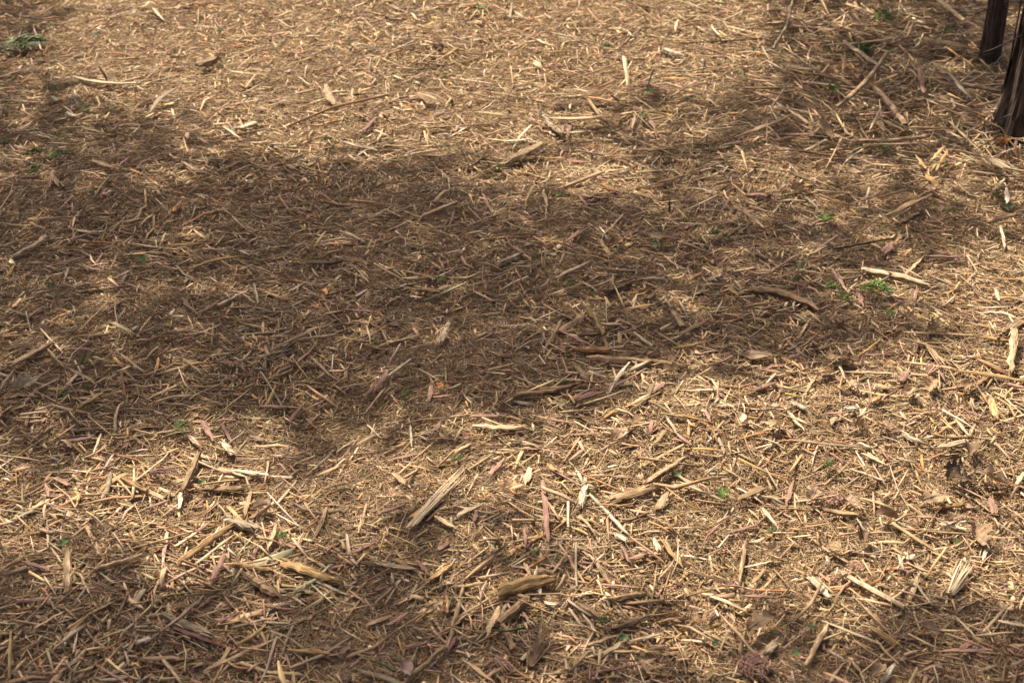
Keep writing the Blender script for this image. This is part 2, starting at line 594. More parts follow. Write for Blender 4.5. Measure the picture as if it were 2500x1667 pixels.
# ------------------------------------------------------------------ tubes and strips along a path
def sweep(path, halfw, halft, ring=6, ragged=0.0, seed=0, sharp=True, flat=True, arc=0.0):
    """ring polygon swept along a world path; returns verts (world), faces, grain"""
    r = random.Random(seed)
    path = np.asarray(path, float)
    n = len(path)
    V = []; G = []
    off = r.uniform(0, 40); acc = 0
    offv = r.uniform(0, 9)
    jit = [r.uniform(0.8, 1.2) for _ in range(ring)]
    for i in range(n):
        t = path[min(i + 1, n - 1)] - path[max(i - 1, 0)]
        t = t / (np.linalg.norm(t) + 1e-9)
        side = np.cross(t, (0, 0, 1.0)); ln = np.linalg.norm(side)
        side = side / ln if ln > 1e-3 else np.array([1.0, 0, 0])
        up = np.cross(side, t)
        if i:
            acc += np.linalg.norm(path[i] - path[i - 1])
        for k in range(ring):
            a = 2 * math.pi * (k + 0.5) / ring
            cy, cz = math.cos(a), math.sin(a)
            if flat:       # squarish section
                cy = math.copysign(abs(cy) ** 0.45, cy); cz = math.copysign(abs(cz) ** 0.6, cz)
            w = halfw[i] * jit[k] * r.uniform(0.92, 1.08)
            h = halft[i] * jit[k] * r.uniform(0.9, 1.1)
            ex = 0.0
            if i in (0, n - 1):
                ex = r.uniform(-1, 1) * ragged * (1 if i else -1)
            bend = arc * (cy * cy) * halfw[i]
            V.append(path[i] + side * (w * cy) + up * (h * cz - bend) + t * ex)
            G.append((acc + off, w * cy + 0.4 * h * cz + offv, 0))
    Fc = []
    for i in range(n - 1):
        for k in range(ring):
            k2 = (k + 1) % ring
            Fc.append((i * ring + k, i * ring + k2, (i + 1) * ring + k2, (i + 1) * ring + k))
    Fc.append(tuple(range(ring))[::-1])
    Fc.append(tuple((n - 1) * ring + k for k in range(ring)))
    return V, Fc, G


def smooth_path(pts, n):
    """Catmull-Rom through a few points"""
    pts = [np.asarray(p, float) for p in pts]
    P = [2 * pts[0] - pts[1]] + pts + [2 * pts[-1] - pts[-2]]
    out = []
    m = len(pts) - 1
    for i in range(n):
        u = i / (n - 1) * m
        k = min(int(u), m - 1); f = u - k
        a, b, c, d = P[k], P[k + 1], P[k + 2], P[k + 3]
        out.append(0.5 * (2 * b + (c - a) * f + (2 * a - 5 * b + 4 * c - d) * f * f + (3 * b - a - 3 * c + d) * f ** 3))
    return np.array(out)


CROP = {'A': (0, 0), 'B': (830, 0), 'C': (1660, 0), 'D': (0, 550), 'E': (830, 550), 'F': (1660, 550),
        'G': (0, 1107), 'H': (830, 1107), 'I': (1660, 1107)}
K = 840 / 2352.0


def to_px(c, x, y):
    return CROP[c][0] + x * K, CROP[c][1] + y * K

# ------------------------------------------------------------------ the large pieces of wood that can be told apart
# one line each: kind colour x1 y1 x2 y2 width [sag] [^lift/lift in cm] | label # short name used to describe neighbours
# kinds: s splinter, k round stick, b broad chip or bark, f frayed bundle
PIECES = {
'A': '''
s p 490 525 930 570 28 22 | long pale strip sagging in the middle, near the upper left edge # the long sagging pale strip
s t 270 580 500 530 16 6
s g 1020 775 1210 600 36 -24 ^0.5/1.5 | curved weathered grey strip casting a dark shadow, upper left of the photo # the curved grey strip
s d 680 460 735 555 18 ^5/0 | short dark splinter standing up beside the long sagging pale strip
s p 1530 865 1640 945 20
b p 1610 880 1750 830 40 8
s q 1245 1105 1420 1185 24 14 | pale pink pointed curl of wood at the edge of the left shade # the pale pink curl
s t 620 1095 770 1145 30
s t 200 1497 420 1485 15
k o 1190 1450 1240 1385 42 | short stubby tan plug of wood with a rounded end, left shade # the stubby tan plug
f g 640 1495 750 1505 50 | small frayed grey tuft of wood fibre left of the stubby tan plug
s r 1800 255 1950 225 18
s t 2080 250 2180 245 14
b m 1360 440 1490 390 54 | flat smooth brown chip in the sunny upper left # the flat brown chip
s d 210 160 430 125 14 | dark red brown stick lying level in the top left corner # the dark top left stick
s g 225 170 280 340 15
s t 260 110 360 45 24
s p 1050 60 1120 140 20
s t 1640 450 1740 370 12
b t 2230 590 2290 710 52 10 | curled tan bark chip standing out in the sunny upper half # the curled tan chip
s t 1680 600 1750 510 20
s t 780 405 990 395 20
s r 335 1280 360 1160 20
s t 360 1200 400 1270 30
s r 360 1180 630 1165 14
s r 1880 1540 2060 1500 18
s t 1930 1430 2120 1420 15
s r 1840 1360 1980 1325 14
s t 1920 1010 2000 950 12
s t 1250 820 1480 795 14
s t 0 530 230 450 16
s p 0 685 270 700 11
b w 465 775 520 795 24 | tiny bright white chip left of the curved grey strip
b w 355 660 395 685 24
s m 580 880 710 910 24
s r 520 910 730 920 14
s t 840 1520 960 1495 24
''',
'B': '''
s p 25 970 245 1020 30 8 | tapered pale strip at the left end of the sunny upper middle # the tapered pale strip
s d 830 1030 885 1140 17 ^5/0 | dark splinter standing upright on the sunny mulch beside a thin twig # the upright dark splinter
k d 870 1150 1050 1040 12
b t 1150 1090 1390 980 58 | broad ribbed tan slab, widest in the upper middle # the broad ribbed slab
s t 1050 1135 1260 1080 22
s p 1000 950 1300 950 20 14
s m 990 925 1170 870 18
s t 1440 810 1830 795 42 12 ^1/2 | long wide tan strip with a dark gap beneath it, upper middle # the long tan strip over a gap
b g 1400 800 1510 905 46 8
s r 1560 930 1570 825 26
s r 1515 925 1525 840 19
s t 1830 700 1920 615 12
s r 1650 640 1800 605 12
s t 1390 645 1590 645 14
s p 1570 750 1580 690 18
f t 520 630 690 725 70 | fan of tan wood fibres spreading in the sunny upper middle # the fan of tan fibres
s r 2050 555 2280 630 18
s t 2250 665 2360 600 22
b w 2220 340 2335 375 36 | bright cream blocky chip in the sunny top right middle # the bright cream block
s w 1350 270 1400 300 22
s y 700 395 810 325 18
s t 520 445 690 325 10
s y 1390 355 1580 350 12
b m 310 125 440 135 30 | small brown bark shell arched over its shadow near the top edge # the arched brown bark shell
s r 650 30 800 25 18
b d 1960 10 2090 45 28 | dark bark chip touching the top edge # the dark bark chip at the top
s g 1160 120 1175 20 14
s p 2290 215 2310 130 16
f t 1440 710 1640 690 34
s r 200 750 340 670 14
s r 170 890 250 800 26
s t 640 1380 770 1285 26 -12 | curved strip with a pale outer edge, just inside the big shadow # the curved pale edged strip
s t 560 1475 790 1380 22
s t 200 1490 310 1430 18 8
s t 310 1430 420 1485 18
s r 870 1410 960 1500 20
s r 980 1330 1040 1460 20
s t 1390 1290 1420 1410 30
b o 1800 1265 1890 1305 40 | flat orange brown chip in the sunlit patch right of the middle # the flat orange chip
s m 2170 1250 2350 1200 32
s r 1640 1340 1690 1410 18
s p 1730 1150 1800 1190 16
s r 1110 1170 1180 1215 18
s t 880 1540 1140 1440 18
s r 750 1540 780 1450 16
s d 2250 1450 2255 1370 16 ^0/4
s m 2010 1030 2290 1020 26
s g 1995 880 2020 780 18
s r 2090 770 2150 880 26
''',
'C': '''
k t 1060 740 1410 375 34 26 ^1/4 | long smooth tan stick lying over the others, upper right # the long smooth stick
k g 1130 290 1430 490 34 10
k t 1330 600 1540 860 46 -10 | thick knotty tan stick slanting left, below the long smooth stick # the knotty stick
s d 920 510 1190 590 32 -12 | dark curved strip crossing under the long smooth stick
s p 730 465 940 475 24
s t 450 540 630 560 22
k g 640 330 770 0 22 24 ^0/5 | tall bent grey stick reaching the top edge, upper right # the tall bent stick
f t 550 80 850 120 60 -15 | large frayed tan slab behind the tall bent stick
s t 590 160 730 150 20
b t 1700 285 1940 315 52 -8 | wide ragged tan slab left of the dark trunks # the wide ragged slab
s t 1030 150 1310 245 22 10
s t 1000 310 1500 255 26 10
s w 1840 505 1980 665 28 ^4/0 | bright white pointed splinter near the cedar trunks # the white pointed splinter
s r 1635 450 1665 635 36 ^5/0 | pink plank leaning upright in front of the cedars # the leaning pink plank
s t 1650 660 1920 790 20
k g 1930 575 2200 625 28
k t 1770 0 1940 140 30 | thick pale stick entering from the top edge beside the rear trunk
s p 1300 885 1380 730 18 ^0/3
s t 1370 815 1520 890 28
s p 860 1025 1000 955 20
b m 980 830 1040 940 54 ^3/0 | dark brown broken stub standing on end, upper right # the dark broken stub
s t 380 940 740 800 28
s t 740 750 910 860 32
s p 700 735 880 770 18
b t 1200 965 1700 925 42 8 | very long ridged tan slab lying level, upper right # the long ridged slab
s t 1260 990 1680 985 20
s r 740 920 910 915 18
s y 750 940 880 955 16
s t 980 1180 1130 900 11
s y 1700 1120 1810 1000 24
s y 1610 1060 1680 1150 22
s y 1750 1170 1830 1030 22
f p 2060 1060 2350 1210 60 | long pale strips split apart at the right edge below the trunk # the split pale strips
s p 2140 1310 2220 1220 24
s w 2230 1290 2235 1390 32 | short white upright chip near the right edge # the short white chip
s t 1270 1260 1450 1275 14
s y 350 1250 530 1400 13
b r 470 1340 610 1345 50 -14 | curved red brown bark shell in the light dapple, right of middle # the red bark shell
k t 380 1420 560 1550 28 -12
s d 960 1040 1050 1040 20
b d 1500 1520 1630 1450 54 | dark brown lump of bark on bare fines, right side # the dark bark lump
s m 1170 1400 1340 1330 18
s m 1410 1470 1720 1330 32
b m 770 1175 880 1230 44
b y 1690 1200 1760 1270 42
s t 130 620 260 730 14
s t 0 620 120 550 24
k d 0 300 580 265 9 | thin dark twig running level in the sunny upper right # the thin dark twig
s r 540 310 610 235 14
s m 300 600 780 600 26
s m 2080 1530 2300 1460 30
s y 1120 470 1125 350 26 ^0/4
s m 1500 680 1505 600 24 ^0/4
s t 1840 830 2060 1040 20
s t 2010 950 2190 970 12
s r 2290 1050 2300 950 16 ^0/3
''',
'D': '''
k p 90 215 330 70 36 8 | forked pale stick near the left edge, level with the shade's top # the forked pale stick
s r 370 270 580 215 20
b t 80 945 340 810 54 | thick tan slab near the left edge, half way down # the thick tan slab
s r 430 840 680 850 22
s t 330 850 430 960 20
s t 480 980 660 1085 26
s t 520 265 690 310 20
s p 440 370 470 285 18
s t 880 120 1220 165 20 5
s p 1090 140 1130 60 14
s y 1290 300 1640 210 28 -15 | golden brown curved strip in the shade, left of middle # the golden curved strip
f p 1640 170 1750 210 30
s t 1470 140 1550 45 12
s r 820 410 880 310 22
s r 1240 490 1340 595 26 10
s r 1340 600 1510 505 28 10
s p 1500 540 1690 445 26
s p 1640 450 1740 530 14
s w 1735 400 1765 535 16 | thin white upright splinter in a spot of sun, left middle # the thin white splinter
s o 1890 500 1990 505 24
b d 2110 260 2320 250 34
s t 570 690 740 520 14
s m 700 590 850 505 28
b p 1180 620 1260 620 20
s t 1630 660 1830 710 18
s p 280 710 420 860 14
s r 1480 930 1660 950 18
s t 830 880 980 1000 22
b o 830 1010 850 1160 28 | ragged orange chip on end in the left shade # the ragged orange chip
s t 1000 1190 1210 1090 18
s t 1050 1210 1290 1160 24 -12
k m 510 1260 690 1150 32
s t 350 1220 600 1280 26 8
s g 0 1120 100 980 24
s r 1380 1340 1450 1460 38 | bright pink pointed splinter at the lower edge of the shade # the bright pink splinter
s r 1520 1360 1580 1470 25
s p 1280 1430 1360 1500 36
b w 1520 1480 1590 1560 46 | bright cream chip in the sun below the bright pink splinter # the bright cream chip
s r 1710 1440 1810 1470 26
s r 1780 1235 1970 1240 28
s r 1970 1340 2060 1240 28
s r 2060 1270 2220 1190 18
s t 1530 1260 1720 1110 18
s r 470 1475 630 1450 30
s p 640 1560 690 1425 15
s t 1060 1420 1240 1395 16
s p 1730 1510 1890 1505 14
s r 230 1050 340 990 24
s t 120 1160 270 1170 14
s t 2050 780 2300 745 18
''',
'E': '''
s p 1470 360 1720 240 24 | straight pale splinter with a ragged upper end, centre of the shade # the straight pale splinter
b g 1100 250 1230 190 42 | grey bark chip just above the centre # the grey bark chip
s m 1190 145 1310 240 34
b p 680 800 740 685 46 ^0/1.5 | short pale arched plank in the dark middle # the short arched plank
s p 650 745 710 690 18
b d 1820 450 1970 390 54 | dark hollow bark piece right of the centre # the dark hollow bark
k y 1680 560 1800 740 42 -12 ^2/2 | bent golden brown stick arching above its shadow, right of centre # the arching golden stick
s y 1800 740 1830 860 22 ^2/0
s d 1620 750 1790 735 38
k o 1640 850 1830 860 58 | rounded orange brown stub under the arching golden stick # the rounded orange stub
k m 1720 905 2100 935 42 | long straight brown branch piece right of the centre # the long brown branch
b m 2100 920 2352 960 46
s w 1830 1155 1975 940 26 -8 ^0/1 | white wavy splinter at the shade's lower edge, right of centre # the white wavy splinter
s p 1695 1130 1735 990 14
f r 1600 1190 1820 1130 70 | shredded pink bundle left of the white wavy splinter # the shredded pink bundle
s r 1830 1130 2090 980 20
s r 1480 710 1740 830 24
s m 1400 850 1520 640 25
s y 1950 575 2150 540 30
s p 1790 675 1920 675 26
s p 2010 730 2140 830 30
s m 2150 720 2350 840 20
b t 2270 580 2340 680 42
s p 2000 560 2030 470 16
s r 1640 670 1670 600 27
s r 1540 110 1700 10 25
s m 860 60 990 35 24
s t 1420 480 1660 395 18
b t 1220 280 1310 280 32
s r 290 300 390 290 25
s p 30 40 160 110 20
s p 90 270 200 395 12
s p 0 290 160 360 12
b m 540 430 680 450 54
s r 240 1130 330 990 42 | wide pink brown plank in the shade below the centre left # the wide pink plank
s r 160 1180 230 1110 36
s r 610 1200 625 1095 36 | short upright pink block beside an orange leaf, below the centre # the upright pink block
s r 640 1175 770 1160 24
k d 380 1140 600 1070 18
s t 0 1110 210 1070 12
s p 540 980 660 1050 14
s m 1010 990 1210 940 25
s r 900 1300 1070 1305 28 | solid pink block lying level at the shade's lower edge # the level pink block
s p 930 1370 1270 1370 38 14 | wavy pale strip below the level pink block # the wavy pale strip
s w 480 1370 490 1510 18
s y 360 1530 460 1480 26
f t 110 1500 300 1390 28
s t 780 1470 840 1375 16
s r 650 1400 690 1340 38
f p 550 1430 650 1440 66 | pale bristly knot of splinters in the sun, below the centre # the pale bristly knot
k t 790 1550 890 1500 30
s r 1390 1320 1620 1355 14
k m 1940 1310 2190 1140 20 -15
s p 1460 1050 1670 1060 24
b m 1600 950 1690 1050 54
b m 1190 1160 1600 1090 42 | long brown slab below the centre, left of the shredded pink bundle # the long brown slab
s r 2150 1130 2210 1080 50
s p 2230 1300 2300 1420 18
b t 2150 1490 2230 1400 25
s p 1250 1480 1350 1510 22
s p 180 680 215 810 14
s t 350 800 540 750 20
s u 20 575 220 590 20
''',
'F': '''
k p 1270 310 1690 400 42 -8 | long tapered pale branch piece right of the shade, beside the green sprig # the long tapered branch
s t 1090 325 1270 320 16
k m 480 440 940 575 50 -36 | dark root shaped piece bending downward, right of the centre # the dark root shaped piece
s r 1040 300 1150 460 38 ^0/1 | pink plank lying across the green cedar sprig # the pink plank on the sprig
s r 1225 450 1250 550 38
k d 1060 160 1450 90 16 | dark thin branch lying in the right half # the dark thin branch
s m 1460 130 1570 10 24
s r 1680 210 1950 220 26 | pink strip lying level near the right edge, above the pale patch # the level pink strip
s t 1540 340 1650 230 24
b r 1390 190 1450 130 52
s w 2190 10 2220 150 26 ^3/0 | white splinter standing near the right edge # the standing white splinter
s p 2030 110 2160 115 14
s t 2130 290 2300 320 20
s p 2010 565 2250 555 16
s w 2050 600 2320 640 24 -24 | white arched strip near the right edge # the white arched strip
b t 2230 710 2350 640 62
b t 2260 1000 2285 720 56 ^0/1.5 | wide pale upright plank at the right edge # the wide upright plank
s p 2160 440 2180 510 22
s p 1950 390 2030 310 12
s r 1600 550 1620 420 25
f p 780 600 890 670 42
s p 870 580 960 660 14
s p 240 610 290 510 14
b p 200 370 280 335 30
s m 340 430 400 480 42
s m 0 750 200 640 38
k g 560 570 690 545 16
s u 1270 885 1420 880 20
s w 1070 820 1110 880 14
s p 1150 820 1190 890 14
s p 740 850 800 825 16
f t 1670 800 1800 970 40 | fibrous grey tan strip in the right half # the fibrous tan strip
s t 1530 730 1990 750 20
s y 2050 760 2250 790 32
s r 530 980 710 1010 25
s r 490 1130 640 1080 26
s w 590 1080 655 1010 18
s p 1060 890 1130 1050 20
s t 860 1140 930 1030 20
s p 0 1130 290 1120 20
s r 170 1260 210 1340 25
s p 720 1250 850 1400 27 | straight pale stick with pointed ends in the right hand sun # the pointed pale stick
b w 770 1205 860 1250 32
b y 1310 1200 1370 1170 52
b w 1130 1250 1200 1250 38 | small cream block in the right hand sun # the small cream block
s p 1130 1000 1440 1010 22
b r 1510 1060 1560 1010 52
f r 1690 1010 1740 950 62
s r 1750 970 1810 1060 18
s t 1520 930 1880 980 20
s y 1880 990 2350 1060 32 | long golden strip running out at the right edge # the long golden strip
b y 2030 1090 2110 1000 30 8
s r 2230 1080 2350 1110 30
b y 2130 1200 2160 1310 52 | golden upright plank near the right edge # the golden plank
b w 1520 1410 1630 1470 38 10 | cream curved chip lower right # the cream curved chip
s p 1880 1320 1980 1440 26
s p 1980 1440 2020 1360 20
s t 1530 1290 1720 1280 14
s p 1750 1520 1960 1475 40
s p 560 1450 690 1500 13
''',
'G': '''
k m 1355 0 1245 250 42 -4 ^0.5/1 | brown bark stick pointing down at a pale broken tip, lower left # the brown stick with a pale tip
s w 1240 262 1225 375 28
f u 1010 130 1180 135 54 | dark red shredded knot of wood, lower left # the dark red knot
k y 850 175 1000 255 46 6
s t 1000 250 1120 310 30
b m 1400 245 1680 230 46 | brown ribbed bark slab lower left, right of the pale tipped stick # the brown ribbed slab
s w 1590 115 1840 150 30 | long bright pale strip above the brown ribbed slab
s p 1840 150 2000 165 22
k g 700 310 750 140 36 10
k y 1580 490 1240 730 48 | golden stick in the sun patch, lower left # the golden stick
s p 1340 750 1620 540 20
s p 1200 630 1340 540 24
s r 1340 540 1430 470 24
b g 1560 440 1740 510 62 | flat angular brown flake behind the golden stick # the angular flake
b t 460 660 455 925 56 | flat upright stick with a narrowed lower tip, lower left # the narrowed stick
k t 640 800 950 700 36 | long tan stick where sun meets shade, lower left # the tan stick at the shade edge
s p 320 440 330 640 16
s p 345 640 420 740 15
s r 140 730 330 785 30
b y 1940 740 2290 860 64 | thick golden plank with a cut end, lower left # the thick golden plank
k y 1600 755 1860 800 38
b m 1680 810 1900 960 64 | wide brown slab under a thin tan splinter, lower left # the wide brown slab
s t 1780 840 1910 970 18
s r 1530 690 1440 900 38
s r 1510 740 1580 810 26
b g 1150 1110 1420 1230 64 | split greyish yellow chunk near the bottom left # the split grey chunk
s u 1160 1175 1510 1310 30 | long purple splinter along the split grey chunk # the long purple splinter
s u 1430 1180 1640 1080 16
s y 370 1340 620 1080 27 | long golden splinter near the bottom left # the long golden splinter
s t 600 1100 790 1000 20
s t 1400 1480 1940 1240 26 | very long thin tan splinter slanting right near the bottom # the very long splinter
s y 1980 1340 2280 1370 32
s t 1090 1370 1240 1568 30
s p 290 820 380 960 11
s p 545 820 610 955 20
s t 1830 650 1890 480 32
s t 1670 430 1720 240 27
s w 80 450 220 390 24
s r 390 165 470 215 38
s r 310 200 330 290 32
s t 770 130 910 290 16
s r 1010 370 1150 320 18
s t 240 1190 430 1080 24
s p 1800 1150 1980 1160 18
s t 1660 1000 1930 1055 18
s p 2000 980 2090 1040 20
s t 2170 150 2310 90 25
s r 660 1440 860 1568 24
b w 940 1290 1020 1260 40 | pale square chip near the bottom left # the pale square chip
s p 500 1360 530 1220 16
''',
'H': '''
k y 1090 940 1430 855 94 | thick golden brown branch end with a hollow frayed tip, bottom centre # the hollow golden branch end
f p 470 510 890 90 74 | long pale split fan of wood, sunlit below the centre # the pale split fan
s y 490 430 640 330 52
s r 1382 185 1425 600 46 | long upright pink plank below the centre # the long pink plank
s r 1265 490 1270 640 25
s r 1020 150 1120 40 42
s p 1270 210 1300 90 42
b w 1645 350 1680 185 48 | bright cream plank with a frayed foot, lower middle # the frayed cream plank
s w 1710 280 1960 540 30 | straight white splinter in the sun, lower middle # the straight white splinter
b w 1880 550 1960 585 38
s p 1920 545 1955 475 15
k t 2100 200 2352 30 54 | smooth tan round branch piece in the sun, right of the frayed plank # the smooth round branch
b m 1840 320 2110 235 74 | fibrous brown bark lump below the smooth round branch # the fibrous bark lump
k m 850 870 1120 640 42 | straight brown stick left of the hollow golden branch end # the straight brown stick
s p 240 750 520 790 36
s d 150 740 290 770 36
s r 530 730 610 830 32
k t 730 1330 840 920 36 | long tan stick running toward the viewer, bottom centre # the long stick toward the viewer
k t 440 1568 700 1330 38
s t 1000 1250 1090 1040 52
k m 1090 1150 1260 1010 64 | stubby forked brown piece behind the green stem, bottom centre # the stubby forked piece
k m 1110 1150 1180 1340 46
s t 800 1120 1030 980 17
k m 1640 1030 1800 1130 38
k m 1850 1000 2080 960 44
k d 1870 1210 2110 1110 38
s t 1650 1320 1900 1240 20
s p 1800 1370 1960 1270 26
s p 1960 1280 2200 1230 22
s p 1660 1090 1770 1250 26
s p 1570 1060 1660 1190 20
s r 2060 1420 2140 1530 38
s r 1700 1500 2070 1430 20
f r 1050 1380 1180 1500 74 | shredded pink handful of wood at the bottom centre # the shredded pink handful
f d 1290 1450 1430 1200 90 | dark brown fibrous tuft at the bottom centre # the dark fibrous tuft
s u 740 1350 800 1240 32
b r 440 1320 590 1290 25
s p 800 420 980 340 30
s r 920 460 940 390 30
s t 650 430 790 510 42
s r 280 400 450 350 25
s r 320 50 540 0 25
s t 370 140 480 230 36
s t 130 530 180 350 30
s r 60 690 250 600 25
b y 600 870 750 760 52
s m 180 1170 350 1110 36
s r 330 1170 470 1080 32
s t 70 940 210 1050 20
s r 0 1370 70 1300 32
b r 660 660 740 610 38
s r 1920 620 1980 740 27
s t 1640 650 1760 740 20
k t 1740 730 1840 880 30
s y 2190 580 2340 770 30
b w 2150 590 2180 660 38
b r 1990 720 2080 690 42
s t 1440 830 1550 680 16
s t 1150 770 1320 660 18
s t 830 1390 1060 1568 30
s r 1430 100 1640 215 20
b w 1410 1020 1490 1030 26
b t 2180 380 2230 280 62
s t 2210 820 2350 650 18
''',
'I': '''
k p 1100 810 1540 1055 44 4 | large tapered pale stick with a shadow below it, lower right # the large tapered stick
s t 1190 980 1470 1260 16
f y 1290 1180 1510 1320 56 | bundle of golden straw like fibres, lower right # the golden straw bundle
b w 900 855 1010 970 48 | flat pale chip left of the large tapered stick # the flat pale chip
s p 970 1140 1370 1300 18
k t 1000 1180 860 1440 42 | tan stick pointing toward the viewer, lower right # the tan stick toward the viewer
s r 780 180 720 370 30
k t 450 610 410 870 32
s w 560 370 660 490 26 | white flat splinter in the lower right sun # the white flat splinter
s p 0 195 300 320 16
s p 1160 105 1410 190 24
s p 1250 0 1420 80 20
k y 1740 375 1930 345 30
b p 1800 480 1980 520 36
s m 1700 530 1990 550 18
s w 1550 720 1610 690 26
b w 1500 700 1520 780 27
s r 1600 430 1740 435 26
s r 2120 300 2150 410 42
f p 1850 960 1990 740 78 | frayed pale and pink bundle near the lower right edge # the frayed lower right bundle
s w 2070 730 2100 630 26
s p 1580 840 1710 1020 18
s t 1330 420 1320 260 14
s p 2070 1220 2240 1040 22
s p 1880 1110 2020 1250 20
s p 2020 1240 2280 1220 16
s p 2180 1140 2350 1180 27
s t 980 640 1150 740 30
s p 440 775 630 735 14
s m 490 890 580 790 30
s r 300 550 510 490 20
s r 340 880 440 940 20
s r 430 970 640 980 25
b p 570 1360 660 1270 52 8
b w 1390 1550 1470 1440 38 | white slab at the bottom right edge of the photo # the bottom white slab
s r 1740 1350 2130 1340 25
s r 1910 1340 2000 1280 42
s p 1010 1340 1130 1410 25
b m 1010 390 1220 420 42
s w 2300 210 2350 130 30
s m 390 320 570 230 38
''',
}
CWORD = {'t': 'tan', 'p': 'pale', 'w': 'whitish', 'y': 'golden', 'o': 'orange', 'r': 'pink', 'q': 'pale pink',
         'u': 'dark red', 'm': 'brown', 'd': 'dark', 'g': 'greyish'}
NAME = {'s': 'wood_splinter', 'k': 'stick', 'b': 'wood_chip', 'f': 'shredded_wood'}
NOUN = {'s': 'wood splinter', 'k': 'stick', 'b': 'wood chip', 'f': 'frayed bundle of fibres'}
CAT = {'s': 'splinter', 'k': 'stick', 'b': 'wood chip', 'f': 'wood fibre'}
GROUP = {'s': 'large splinters lying on the mulch', 'k': 'sticks lying on the mulch',
         'b': 'broad wood chips lying on the mulch', 'f': 'shredded wood bundles on the mulch'}
LANDMARKS = []      # (photo x, photo y, short name)
UNNAMED = []        # (object, descriptive words, orientation words, noun, photo x, photo y)
USED = set()


